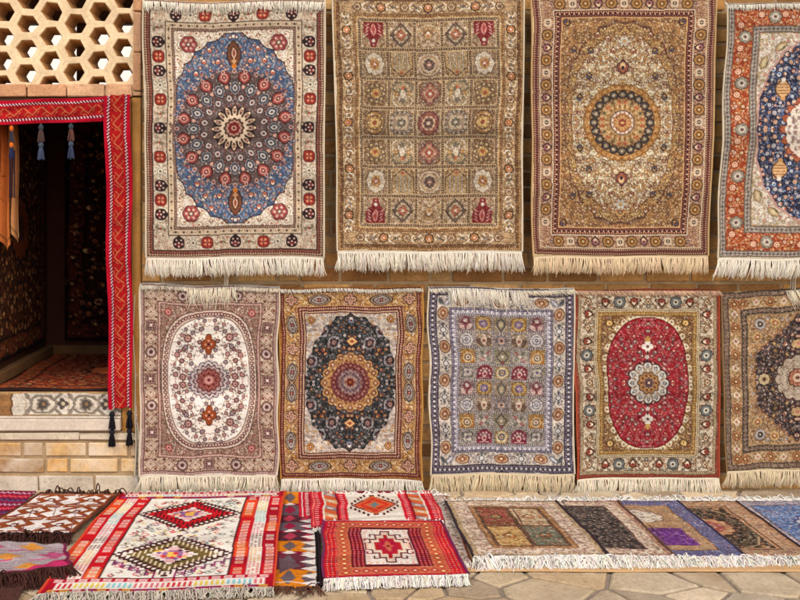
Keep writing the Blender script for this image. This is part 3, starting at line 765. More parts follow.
    c.lobe(W, H, 31, (236, 220, 200), 18, .06)
    def inm(x, y): return 15 < math.hypot(W - x, H - y) < 27.5
    c.flora(inm, 3.6, (.9, 1.5), [((110, 80, 80), (170, 150, 170), gold, dk), ((120, 80, 60), (206, 130, 96), iv, dk)], (150, 130, 110), [gry, (190, 110, 80), (120, 120, 150)], 900, .5)
    c.lobe(W, H, 14.5, (90, 60, 60), 10, .14); c.lobe(W, H, 13, (150, 166, 196), 10, .16); c.lobe(W, H, 8, (196, 104, 66), 8, .18); c.disc(W, H, 3.4, iv); c.disc(W, H, 1.5, navy)
    c.filigree(2.8, .28, .25, [iv, dk], 44, .4)
    return finish(quad_mirror(c), 4)

def design_ivory_oval():
    W, H = 69, 96
    iv, brn, pk, dk, gold = (238, 228, 212), (122, 84, 76), (186, 118, 106), (72, 48, 50), (206, 170, 116)
    c = Cv(W, H, (206, 184, 158), seed=55)
    X, Y = c.grid(); d = np.minimum(X, Y)
    c.frame(0, 1.4, (232, 222, 206)); c.frame(1.4, 4.2, (140, 104, 100)); c.dots(2.8, 1.9, .6, (214, 190, 180)); c.frame(4.2, 4.7, dk)
    c.frame(4.7, 17.4, (216, 194, 166)); c.clip = ((d > 4.7) & (d < 17.4)).astype(np.float32)
    c.filigree(3.0, .55, .6, [brn, pk, (110, 100, 110), (236, 224, 206)], 51)
    c.flora(lambda x, y: 5.5 < min(x, y) < 16.8, 2.9, (.6, 1.1), [(brn, iv, pk, dk), (dk, gold, iv, brn), (brn, (222, 190, 170), dk, iv)], (140, 104, 84), [brn, iv, gold, pk, (110, 100, 110)], 1500, .45)
    def a1(x, y, a): c.lobe(x, y, 6, dk, 8, .08); c.lobe(x, y, 5.2, (150, 120, 116), 8, .12); c.ring(x, y, 3, .8, (230, 216, 200)); c.disc(x, y, 1.7, (90, 60, 66))
    def a2(x, y, a):
        c.dia(x, y, 6, 6, (110, 84, 80)); c.dia(x, y, 5.2, 5.2, (216, 196, 172)); c.dia(x, y, 3.6, 3.6, (164, 124, 110)); c.lobe(x, y, 2.6, (216, 196, 172), 4, .4); c.disc(x, y, 1, brn)
        for sx in (-1, 1):
            for sy in (-1, 1): c.disc(x + 4.6 * sx, y + 4.6 * sy, 1.1, (110, 54, 54))
    def a3(x, y, a):
        c.rect(x - 5.2, y - 5.2, x + 5.2, y + 5.2, (110, 84, 84)); c.rect(x - 4.4, y - 4.4, x + 4.4, y + 4.4, (160, 126, 118))
        for t in (-2.6, 0, 2.6):
            for u in (-2.6, 0, 2.6): c.disc(x + t, y + u, .85, (72, 50, 56)); 
        c.disc(x, y, 1.3, iv)
    along(c, 11, 0, 13.4, [a3, a2, a1, a2]); a2(11, 11, 0); c.clip = None
    c.frame(17.4, 18, dk); c.frame(18, 20.4, (170, 126, 116)); c.dots(19.2, 1.9, .6, (226, 206, 190)); c.frame(20.4, 20.9, dk)
    f = 20.9
    c.rect(f, f, W, H, (168, 144, 124)); c.clip = ((X > f) & (Y > f)).astype(np.float32)
    c.filigree(3.0, .6, .8, [(226, 206, 186), (90, 60, 60), (196, 120, 104)], 52)
    c.flora(lambda x, y: x > f and y > f and ((W - x) / 44) ** 2.6 + ((H - y) / 72) ** 2.6 > 1, 2.9, (.7, 1.2), [(dk, (206, 170, 150), pk, iv), (brn, pk, iv, dk)], (110, 80, 74), [(96, 70, 70), (206, 180, 160), (180, 130, 110)], 1500, .5)
    c.rosette(f + 7, f + 7, 4.6, (brn, (196, 108, 104), (222, 160, 150), dk), 8)
    rx, ry = W - f - 1.5, 69.5
    c.ell(W, H, rx + 1, ry + 1.4, dk, p=3.0); c.ell(W, H, rx + .3, ry + .7, (222, 200, 180), p=3.0)
    for k in range(96):
        t = k / 96 * 2 * PI; ct, st = math.cos(t), math.sin(t); q = (abs(ct) ** 3.0 + abs(st) ** 3.0) ** (-1 / 3.0)
        c.disc(W + (rx - 2.8) * q * ct, H + (ry - 2.8) * q * st, 2.1, (116, 76, 74)); c.disc(W + (rx - 3.0) * q * ct, H + (ry - 3.0) * q * st, .9, (226, 206, 190))
    c.ell(W, H, rx - 5.2, ry - 5.4, (110, 80, 78), p=2.8); c.ell(W, H, rx - 6, ry - 6.2, iv, p=2.8)
    c.clip = None
    mar, gr = (120, 62, 66), (112, 112, 128)
    ln = (140, 112, 100)
    for (x, y, r) in ((48, 53, 4.6), (61.5, 44, 3), (50, 70, 2.9), (55, 40, 2.4), (42, 76, 3.0), (60, 57, 2.6), (44, 64, 2.6), (39, 58, 2.2), (52, 62, 2.2), (43, 92, 3.9), (39, 84, 2.3), (52, 78, 2.6), (62, 66, 2.4), (64, 36, 2.4), (46, 44, 2.2), (37, 70, 3.2), (36, 90, 3.0), (47, 86, 2.4), (56, 84, 2.2), (46, 62, 3.0), (40, 66, 2.0), (53, 47, 2.6), (58, 33, 2.0), (66, 72, 2.2), (35, 80, 2.0), (50, 93, 2.4), (42, 50, 2.4)):
        c.curl(x + 3, y + 2, 5, c.rng.uniform(0, 6), c.rng.choice([-1, 1]) * 4, .55, ln); c.curl(x - 3, y + 3, 4.4, c.rng.uniform(0, 6), c.rng.choice([-1, 1]) * 4, .55, ln)
        for _ in range(3):
            b = c.rng.uniform(0, 6.28); c.lens(x + (r + 1.6) * math.cos(b), y + (r + 1.6) * math.sin(b), 2.8, 1.2, b + .8, [(110, 110, 100), (170, 110, 80), (96, 84, 96)][c.rng.integers(3)])
        c.rosette(x, y, r, ((84, 52, 58), [mar, (176, 116, 110), gr][c.rng.integers(3)], (206, 170, 160), dk), 8)
    for sx, sy in ((0, 0),):
        x, y = W, H - 36
        c.lobe(x, y, 9.4, (96, 60, 40), 4, .34, 0, .82, 1.15); c.lobe(x, y, 8.5, (158, 84, 46), 4, .36, 0, .82, 1.15)
        for t in range(4): c.disc(x + 3 * math.cos(t * PI / 2), y + 3.6 * math.sin(t * PI / 2), 1.2, (214, 150, 130))
        c.disc(x, y, 1.3, (90, 46, 50))
    c.lobe(W, H, 20, (120, 112, 130), 16, .13); c.lobe(W, H, 18.6, (226, 214, 206), 16, .14); c.lobe(W, H, 16.4, (96, 78, 90), 16, .15); c.lobe(W, H, 14.6, (206, 180, 176), 16, .15)
    c.lobe(W, H, 12.6, (110, 60, 62), 12, .14); c.lobe(W, H, 11, (164, 96, 88), 12, .18); c.clip = (np.hypot(W - X, H - Y) < 19).astype(np.float32); c.filigree(2.2, .45, .45, [(206, 170, 160), (110, 60, 64)], 54, .4); c.clip = None
    for k in range(8): c.disc(W + 6.6 * math.cos(k * PI / 4), H + 6.6 * math.sin(k * PI / 4), 1.3, (120, 50, 52))
    c.lobe(W, H, 4.6, (210, 150, 140), 8, .2); c.disc(W, H, 1.6, (120, 60, 66))
    c.filigree(2.5, .34, .22, [pk, brn], 53, .38, where=((((W - X) / 40) ** 2.8 + ((H - Y) / 63) ** 2.8) > 1) * 1.0 + .5 * (np.hypot(W - X, H - Y) < 20))
    return finish(quad_mirror(c), 5)

def design_black_ellipse():
    W, H = 72, 96
    iv, gold, mar, blk, gry = (232, 220, 200), (202, 156, 92), (96, 44, 44), (40, 44, 46), (150, 150, 160)
    brn = (120, 80, 54)
    c = Cv(W, H, gold, seed=66)
    X, Y = c.grid(); d = np.minimum(X, Y)
    c.frame(0, 2.0, (168, 116, 60)); c.frame(2, 6.2, mar); c.dots(4.1, 2.3, .8, (200, 140, 110)); c.frame(6.2, 6.8, (206, 170, 120))
    c.frame(6.8, 19, (192, 150, 96)); c.clip = ((d > 6.8) & (d < 19)).astype(np.float32)
    c.filigree(3.0, .6, .6, [iv, mar, (236, 190, 90), (150, 100, 50)], 61)
    c.flora(lambda x, y: 7.5 < min(x, y) < 18.5, 2.9, (.6, 1.1), [(brn, (226, 196, 140), mar, iv), (mar, (210, 150, 110), iv, brn)], (140, 90, 50), [(150, 100, 50), iv, mar, (226, 186, 90), (176, 120, 60)], 1500, .5)
    def q4(x, y, a):
        for t in range(4): c.disc(x + 3.4 * math.cos(t * PI / 2), y + 3.4 * math.sin(t * PI / 2), 3.2, (64, 44, 50))
        for t in range(4): c.disc(x + 3.3 * math.cos(t * PI / 2), y + 3.3 * math.sin(t * PI / 2), 2.4, (206, 160, 130)); c.disc(x + 3.3 * math.cos(t * PI / 2), y + 3.3 * math.sin(t * PI / 2), 1, (140, 90, 90))
        c.disc(x, y, 1.6, (96, 50, 50)); c.disc(x, y, .7, iv)
    def cart(x, y, a):
        v = (a == 0)
        for r, cc in ((1, (64, 48, 52)), (.88, (196, 170, 130)), (.78, (70, 60, 72)), (.64, (164, 152, 140))):
            c.ell(x, y, (5.8 if v else 12) * r, (12 if v else 5.8) * r, cc, p=1.7)
        c.lens(x, y, 12, 4, PI / 2 if v else 0, (96, 84, 96)); c.lens(x, y, 8, 2.6, PI / 2 if v else 0, (206, 190, 170)); c.disc(x, y, 2.0, (84, 50, 56)); c.disc(x, y, 1, (200, 120, 100))
    q4(W, 12.9, 1); cart(W - 31, 12.9, 1); cart(12.9, H - 10.5, 0); q4(12.9, H - 34, 0); cart(12.9, H - 58, 0)
    for (x, y) in ((W - 15, 12.9), (W - 47, 12.9), (12.9, H - 22.5), (12.9, H - 45.5), (12.9, H - 71)):
        for t in range(4): c.lens(x + 3 * math.cos(t * 1.57 + .78), y + 3 * math.sin(t * 1.57 + .78), 5, 1.8, t * 1.57 + .78, [(214, 190, 150), (196, 150, 80)][t % 2])
    q4(12.9, 12.9, 0); c.clip = None
    c.frame(19, 19.7, (206, 170, 120)); c.frame(19.7, 24.4, mar); c.dots(22, 2.3, .9, (200, 160, 130)); c.frame(24.4, 25.4, (206, 180, 150)); c.frame(25.4, 26.6, mar)
    f = 26.6
    c.rect(f, f, W, H, iv); c.clip = ((X > f) & (Y > f)).astype(np.float32)
    c.filigree(3.2, .5, .6, [gry, gold, (120, 90, 90)], 62)
    c.flora(lambda x, y: x > f and y > f, 3.2, (.8, 1.4), [(gry, (176, 170, 170), gold, mar), ((150, 120, 90), gold, iv, mar)], (160, 150, 140), [(130, 130, 130), (190, 160, 120), (120, 110, 120)], 1800, .55)
    c.rosette(f + 6, f + 6, 4.2, (brn, (206, 150, 70), (120, 50, 40), iv), 8)
    rr = np.hypot((W - X) / 47.5, (H - Y) / 70); th = np.arctan2((H - Y) / 70, (W - X) / 46)
    lim = 1.0 - .05 * np.abs(np.sin(th * 10))
    b = (rr < lim) & (X > f) & (Y > f); c.a[b] = blk; c.clip = b.astype(np.float32); c.filigree(3.6, .36, .75, [(140, 140, 146), (150, 100, 80), (84, 100, 100)], 63)
    c.flora(lambda x, y: x > f and y > f and math.hypot((W - x) / 47, (H - y) / 69) < .98, 4.0, (1.1, 2.0), [((26, 30, 34), (176, 172, 170), (90, 60, 60), iv), ((26, 30, 34), (130, 132, 142), iv, mar), ((50, 30, 30), (150, 96, 84), gold, blk)], (96, 104, 112), [(120, 128, 128), (84, 96, 100), (150, 140, 130), (60, 70, 70)], 2600, .6)
    for (x, y) in ((W - 18, H - 40), (W - 40, H - 22), (W - 30, H - 52)):
        c.ring(x, y, 5.6, 1.2, (150, 146, 150)); c.rosette(x, y, 4, ((60, 40, 44), (120, 84, 84), (170, 150, 140), mar), 8)
    c.clip = None
    c.dia(W, H - 41, 6.4, 5.4, mar); c.dia(W, H - 41, 5.4, 4.4, (222, 180, 120)); c.dia(W, H - 41, 2.4, 2, (170, 90, 60)); c.palmette(W, H - 62, 4, -PI / 2, ((60, 60, 70), (130, 140, 160), iv, mar))
    R = 31
    c.lobe(W, H, R, (70, 44, 40), 16, .12); c.lobe(W, H, R - 1.2, (190, 146, 92), 16, .13)
    for k in range(16):
        a = k * 2 * PI / 16; c.disc(W + 25.6 * math.cos(a), H + 25.6 * math.sin(a), 2.5, (110, 54, 50)); c.disc(W + 25.6 * math.cos(a), H + 25.6 * math.sin(a), 1.3, (226, 190, 140))
        a += PI / 16; c.disc(W + 22 * math.cos(a), H + 22 * math.sin(a), 1.3, (150, 96, 60)); c.disc(W + 26.6 * math.cos(a), H + 26.6 * math.sin(a), .8, (240, 214, 160))
    c.lobe(W, H, 20.4, (120, 60, 50), 24, .05); c.lobe(W, H, 19.4, (108, 50, 56), 24, .06)
    for k in range(24):
        a = k * 2 * PI / 24; c.disc(W + 16.4 * math.cos(a), H + 16.4 * math.sin(a), .9, (206, 150, 120))
        c.disc(W + 13.8 * math.cos(a), H + 13.8 * math.sin(a), .9, (80, 40, 50))
    c.lobe(W, H, 12.6, (150, 126, 126), 16, .12); c.lobe(W, H, 10, (96, 80, 90), 16, .16); c.lobe(W, H, 8.4, (150, 132, 128), 12, .18)
    c.disc(W, H, 5, (140, 70, 66)); c.disc(W, H, 3.4, (90, 34, 34)); c.disc(W, H, 1.6, (190, 110, 60))
    c.clip = (np.hypot(W - X, H - Y) < 30).astype(np.float32); c.filigree(2.4, .5, .5, [(226, 186, 120), mar, (150, 90, 60)], 65, .4); c.clip = None
    c.filigree(2.5, .36, .3, [iv, mar], 64, .4)
    return finish(quad_mirror(c), 6)

def design_lilac_grid():
    W, H = 72.5, 189
    iv, lil, nav, gold, brn = (226, 216, 206), (138, 134, 158), (70, 64, 76), (190, 154, 92), (150, 104, 70)
    red, dk, grn = (122, 26, 48), (56, 48, 56), (120, 124, 104)
    c = Cv(W, H, iv, seed=77)
    X, Y = c.grid()
    def fr(a, b, cc):
        c.rect(a, a, W, b, cc); c.rect(a, a, b, H - a, cc); c.rect(a, H - b, W, H - a, cc)
    def dd(ins, st, r, cc):
        for x in np.arange(ins, W, st): c.rect(x - r, ins - r, x + r, ins + r, cc); c.rect(x - r, H - ins - r, x + r, H - ins + r, cc)
        for y in np.arange(ins, H - ins + .1, st): c.rect(ins - r, y - r, ins + r, y + r, cc)
    fr(0, 1.2, (226, 216, 206)); fr(1.2, 9, nav); dd(3, 2.4, .65, (150, 146, 170)); dd(7.4, 2.4, .65, (150, 140, 160)); dd(5.2, 4.8, 1.1, (214, 206, 206)); fr(9, 9.6, dk)
    fr(9.6, 21.4, (222, 210, 194)); d = np.minimum(np.minimum(X, Y), H - Y); c.clip = ((d > 9.8) & (d < 21.2)).astype(np.float32)
    c.filigree(3.2, .5, .5, [grn, nav, (206, 190, 180)], 71)
    c.flora(lambda x, y: 10.5 < min(x, y, H - y) < 20.5, 3.0, (.7, 1.2), [(nav, iv, lil, dk), (dk, grn, iv, nav), (nav, (190, 186, 200), iv, dk)], (120, 120, 120), [(96, 104, 100), nav, (150, 150, 150)], 1500, .5)
    def ov(x, y, v):
        c.ell(x, y, 6.4 if v else 8, 7.4 if v else 5.6, (222, 210, 194)); c.ell(x, y, 5.6 if v else 7.4, 6.8 if v else 5, (96, 64, 50)); c.ell(x, y, 4.8 if v else 6.4, 5.8 if v else 4.2, (164, 122, 90)); c.ell(x, y, 4.0 if v else 5.4, 4.9 if v else 3.4, (206, 176, 140), .5); c.dia(x, y, 3.4, 3.6, (120, 70, 50)); c.dia(x, y, 1.7, 1.9, (226, 190, 150))
    def rg(x, y):
        c.disc(x, y, 4, (222, 210, 194)); c.ring(x, y, 2.6, 1.1, (84, 88, 100)); c.disc(x, y, 1.1, (190, 196, 210)); 
        for sg in (-1, 1): c.lens(x, y + 5 * sg, 3, 4, 0, (84, 90, 96)); c.disc(x - 3.4, y + 3.6 * sg, 1, (90, 96, 96)); c.disc(x + 3.4, y + 3.6 * sg, 1, (90, 96, 96))
    for k in range(5):
        ov(15.5, 27 + k * 33.6, True)
        if k < 4: rg(15.5, 27 + 16.8 + k * 33.6)
    for yy in (15.3, H - 15.3):
        ov(33, yy, False); ov(W, yy, False); rg(52.5, yy); c.lens(20, yy, 12, 5, -.8, (96, 100, 110)); c.lens(20, yy, 9, 3, -.8, (200, 200, 206)); c.lens(13, yy, 9, 4, .9, (84, 90, 96))
    c.clip = None
    fr(21.4, 22, dk); fr(22, 28.6, (142, 137, 150)); dd(23.6, 2.4, .65, (64, 62, 90)); dd(27, 2.4, .65, (210, 206, 214)); dd(25.3, 4.8, 1.1, (222, 216, 222)); fr(28.6, 29.2, dk)
    f = 29.2; cw = (W - f) / 2.5; rh = (H - 2 * f) / 8
    for r in range(8):
        for k in range(3):
            x0, y0 = f + k * cw, f + r * rh; x1, y1 = x0 + cw, y0 + rh; cx, cy = (x0 + x1) / 2, (y0 + y1) / 2
            t = (r % 4, k)
            bg = {(0, 0): (150, 128, 128), (0, 1): (196, 160, 96), (0, 2): (176, 160, 130), (1, 0): (196, 186, 176), (1, 1): (190, 170, 140), (1, 2): (170, 156, 146), (2, 0): (190, 156, 98), (2, 1): (186, 180, 164), (2, 2): (166, 160, 130), (3, 0): (186, 176, 164), (3, 1): (176, 168, 150), (3, 2): (186, 176, 150)}[t]
            c.rect(x0, y0, x1, y1, bg)
            c.clip = ((X > x0) & (X < x1) & (Y > y0) & (Y < y1)).astype(np.float32)
            c.filigree(2.6, .6, .7, [iv, nav, grn, gold, (150, 110, 120)], 72 + (r % 4) * 3 + k)
            c.flora(lambda x, y: x0 + .5 < x < x1 - .5 and y0 + .5 < y < y1 - .5, 2.5, (.5, .9), [(dk, iv, lil, dk), (nav, (206, 190, 170), dk, iv), (grn, iv, gold, dk)], (120, 112, 112), [grn, nav, iv, (150, 110, 90)], 400, .4)
            if t == (0, 0):
                c.lens(cx, cy - 1, 14, 9, PI / 2, (110, 40, 52)); c.lens(cx - 3.6, cy + 3, 8, 4, .9, (226, 190, 180)); c.lens(cx + 3.6, cy + 3, 8, 4, -.9, (226, 190, 180)); c.disc(cx, cy - 3, 2, iv)
            elif t == (0, 1):
                c.lobe(cx, cy, 8, (110, 76, 50), 10, .12); c.lobe(cx, cy, 7, (206, 170, 96), 10, .14); c.lobe(cx, cy, 4.6, (126, 112, 146), 10, .14); c.disc(cx, cy, 2, (196, 170, 196))
            elif t == (0, 2):
                c.lens(cx, cy, 14, 9, PI / 2, dk); c.lens(cx, cy, 11, 6.6, PI / 2, (130, 130, 110)); c.disc(cx, cy, 2.4, (206, 190, 150))
            elif t == (1, 0):
                c.lobe(cx, cy, 7.6, nav, 12, .08); c.lobe(cx, cy, 6.8, (214, 208, 200), 12, .1); c.ring(cx, cy, 4, 1, (96, 106, 136)); c.disc(cx, cy, 2, (90, 98, 130)); c.disc(cx, cy, .9, iv)
            elif t == (1, 1):
                c.lens(cx - 4.6, cy + 2, 11, 5.4, 1.2, (84, 62, 50)); c.lens(cx + 4.6, cy + 2, 11, 5.4, -1.2, (84, 62, 50)); c.lens(cx, cy, 12, 6, PI / 2, (226, 206, 180)); c.disc(cx, cy + 1, 1.6, (130, 60, 60))
            elif t == (1, 2):
                c.lobe(cx, cy, 6, (96, 100, 110), 8, .2); c.lobe(cx, cy, 4, (206, 170, 150), 8, .2); c.disc(cx, cy, 1.5, nav)
            elif t == (2, 0):
                c.poly([(x0 + 2, y1 - 1), (x0 + 2, cy - 2), (cx, y0 + 1.5), (x1 - 2, cy - 2), (x1 - 2, y1 - 1)], (176, 116, 50)); c.disc(cx, cy + 1.5, 5.2, (226, 200, 140)); c.disc(cx, cy + 1.5, 3.8, (110, 84, 70)); c.disc(cx, cy + 1.5, 2.4, (226, 216, 196)); c.disc(cx, cy + 1.5, 1, (120, 50, 40))
            elif t == (2, 1):
                for u in range(4): c.lens(cx + 4 * math.cos(u * PI / 2 + .78), cy + 4 * math.sin(u * PI / 2 + .78), 7, 3, u * PI / 2 + .78, [(96, 100, 90), (176, 110, 110)][u % 2])
                c.disc(cx, cy, 1.8, (230, 220, 200))
            elif t == (2, 2):
                c.dia(cx, cy, 7, 8, (64, 62, 60)); c.dia(cx, cy, 5, 6, (150, 140, 110)); c.disc(cx, cy + 6, 1.8, (110, 30, 50)); c.disc(cx, cy, 1.6, iv)
            elif t == (3, 0):
                c.lobe(cx, cy, 7, (96, 100, 100), 4, .4, .78); c.lobe(cx, cy, 5, (214, 206, 190), 4, .4, .78); c.disc(cx, cy, 1.6, (90, 80, 120))
            elif t == (3, 1):
                c.poly([(x0 + 1, y1 - 1), (x0 + 1, cy - 3), (cx - 4, y0 + 2), (cx, y0 + .6), (cx + 4, y0 + 2), (x1 - 1, cy - 3), (x1 - 1, y1 - 1)], red)
                for u in np.linspace(.1, PI - .1, 6): c.disc(cx + 5.4 * math.cos(u), cy + 2 - 5.6 * math.sin(u), 1.15, (230, 200, 196))
                c.lens(cx, cy + 1.5, 8.4, 5, PI / 2, (236, 206, 196)); c.disc(cx, cy + 2, 1.6, (150, 40, 60)); c.rect(cx - 5, cy + 5, cx + 5, cy + 6.2, (200, 150, 150))
            else:
                c.disc(cx, cy, 7, (150, 116, 60)); c.disc(cx, cy, 6, (232, 210, 160)); c.disc(cx, cy, 3.6, (96, 90, 100)); c.disc(cx, cy, 2, (206, 190, 150)); c.disc(cx, cy, .9, red)
            c.filigree(2.0, .5, .5, [iv, nav, (150, 130, 110)], 300 + t[0] * 3 + k, .42)
            if t != (3, 1): c.a += (c.clip * .10)[..., None] * (np.array(bg, np.float32) * .92 - c.a)
            c.clip = None
    for k in range(3):
        x = f + k * cw; c.rect(x - .8, f, x + .8, H - f, (92, 86, 96))
        for y in np.arange(f, H - f, 2.2): c.rect(x - .5, y - .5, x + .5, y + .5, (226, 218, 206))
    for r in range(9):
        y = f + r * rh; c.rect(f, y - .8, W, y + .8, (92, 86, 96))
        for x in np.arange(f, W, 2.2): c.rect(x - .5, y - .5, x + .5, y + .5, (226, 218, 206))
    c.filigree(2.4, .45, .4, [iv, nav, (176, 160, 150)], 90, .42)
    return finish(h_mirror(c), 7)

def design_red_oval():
    W, H = 72, 95
    iv, red, gold, brn, teal = (232, 218, 188), (160, 26, 42), (170, 130, 76), (110, 70, 48), (118, 122, 120)
    dk, mar = (60, 44, 40), (120, 44, 40)
    c = Cv(W, H, iv, seed=88)
    X, Y = c.grid(); d = np.minimum(X, Y)
    c.frame(0, 3.2, (148, 74, 56)); c.frame(3.2, 3.8, dk); c.frame(3.8, 6.2, (206, 186, 146)); c.dots(5, 2, .7, (96, 74, 60)); c.frame(6.2, 6.7, dk)
    c.frame(6.7, 20, (230, 214, 184)); c.clip = ((d > 6.7) & (d < 20)).astype(np.float32)
    c.filigree(3.0, .55, .7, [mar, gold, (96, 92, 66), teal], 81)
    c.flora(lambda x, y: 7.4 < min(x, y) < 19.4, 2.8, (.75, 1.3), [(dk, mar, iv, brn), (brn, gold, iv, mar), ((70, 76, 76), teal, iv, dk), (dk, (190, 150, 120), mar, iv)], (120, 96, 70), [(96, 92, 66), brn, (150, 120, 80), (84, 80, 72)], 1800, .5)
    def t1(x, y, a): c.lobe(x, y, 6.4, (64, 64, 66), 8, .14); c.lobe(x, y, 5.5, teal, 8, .18); c.lobe(x, y, 3, (206, 200, 180), 6, .2); c.disc(x, y, 1.2, dk)
    def t2(x, y, a): c.palmette(x, y, 4.3, a, (dk, (150, 76, 56), iv, mar))
    def t3(x, y, a): c.dia(x, y, 3.6, 4.4, (110, 90, 70)); c.dia(x, y, 2.4, 3, (222, 200, 160)); c.disc(x, y, 1, mar)
    along(c, 13.4, 0, 13.8, [t3, t2, t1, t2]); t3(13.4, 13.4, 0); c.clip = None
    c.frame(20, 20.5, dk); c.frame(20.5, 23.2, (214, 196, 156)); c.dots(21.9, 1.9, .65, (90, 70, 60)); c.frame(23.2, 27.6, (150, 116, 66)); c.dots(25.4, 2.6, .7, (206, 170, 110)); c.frame(27.6, 28.1, dk)
    f = 28.1
    c.rect(f, f, W, H, (146, 108, 66)); c.clip = ((X > f) & (Y > f)).astype(np.float32); c.filigree(3.2, .5, .7, [(222, 206, 160), mar, (84, 70, 50)], 82)
    c.flora(lambda x, y: x > f and y > f, 2.9, (.8, 1.3), [(dk, (222, 200, 160), mar, brn), (brn, gold, iv, dk), (dk, mar, iv, gold)], (214, 190, 140), [(214, 200, 160), gold, (90, 80, 60)], 1500, .6)
    c.rosette(f + 6.5, f + 6.5, 4.4, (dk, (206, 160, 80), (236, 206, 140), mar), 8)
    rx, ry = 40.5, 66
    for t in np.arange(0, 6.28, .16):
        ct, st = math.cos(t), math.sin(t); q = (abs(ct) ** 2.5 + abs(st) ** 2.5) ** (-1 / 2.5)
        c.disc(W + (rx + 1) * q * ct, H + (ry + 1.6) * q * st, 3.3, (222, 206, 170))
    for t in np.arange(0, 6.28, .16):
        ct, st = math.cos(t), math.sin(t); q = (abs(ct) ** 2.5 + abs(st) ** 2.5) ** (-1 / 2.5)
        c.disc(W + (rx + 2) * q * ct, H + (ry + 2.6) * q * st, 1.0, [(110, 70, 56), (120, 110, 90)][int(t * 100 / 16) % 2])
    c.ell(W, H, rx, ry, (90, 20, 30), p=2.5); c.ell(W, H, rx - .8, ry - .8, red, p=2.5)
    ins = lambda x, y: ((W - x) / (rx - 2)) ** 2.4 + ((H - y) / (ry - 2)) ** 2.4 < 1
    c.clip = (((W - X) / (rx - 1)) ** 2.5 + ((H - Y) / (ry - 1)) ** 2.5 < 1).astype(np.float32); c.filigree(3.4, .5, .75, [(206, 160, 150), (70, 20, 30), (214, 110, 100), (130, 120, 116)], 83)
    c.flora(ins, 4.4, (1.1, 1.9), [((96, 20, 34), (206, 170, 160), red, iv), ((60, 24, 34), (170, 120, 120), iv, dk), ((110, 16, 30), (214, 96, 90), iv, red), ((70, 20, 30), (140, 130, 130), red, iv)], (190, 120, 120), [(190, 160, 150), (90, 40, 44), (210, 110, 104), (110, 80, 80), (70, 30, 36)], 3000, .5)
    c.clip = None
    c.dia(W, H - 36.5, 7, 6.4, (110, 30, 40)); c.lobe(W, H - 36.5, 6, (226, 214, 200), 4, .36); c.disc(W, H - 36.5, 1.7, (110, 90, 90)); c.disc(W, H - 44, 2.8, (206, 160, 90)); c.rect(W - .9, H - 32, W + .9, H - 22, (70, 40, 44)); c.disc(W, H - 26, 2.2, (200, 190, 180))
    c.lobe(W, H, 22, (60, 44, 48), 12, .13); c.lobe(W, H, 20.6, (216, 210, 196), 12, .14); c.clip = (np.hypot(W - X, H - Y) < 18).astype(np.float32); c.filigree(3.0, .5, .5, [(110, 116, 130), gold], 84); c.clip = None
    for k in range(12):
        a = k * PI / 6; c.disc(W + 16.5 * math.cos(a), H + 16.5 * math.sin(a), 1.8, (110, 116, 130)); c.disc(W + 16.5 * math.cos(a), H + 16.5 * math.sin(a), .8, iv)
        a += PI / 12; c.lens(W + 15 * math.cos(a), H + 15 * math.sin(a), 6, 1.8, a, (160, 140, 120)); c.disc(W + 18.4 * math.cos(a - .26), H + 18.4 * math.sin(a - .26), .8, (84, 84, 90))
    c.lobe(W, H, 12, (84, 60, 50), 10, .14); c.lobe(W, H, 11, (168, 126, 80), 10, .16)
    for k in range(10): c.disc(W + 7.6 * math.cos(k * PI / 5), H + 7.6 * math.sin(k * PI / 5), 1.2, (110, 70, 50))
    c.lobe(W, H, 5.6, (120, 96, 96), 8, .2); c.disc(W, H, 3, (90, 60, 70)); c.disc(W, H, 1.4, (214, 190, 160))
    c.filigree(2.5, .36, .3, [iv, dk, mar], 85, .4)
    return finish(quad_mirror(c), 8)

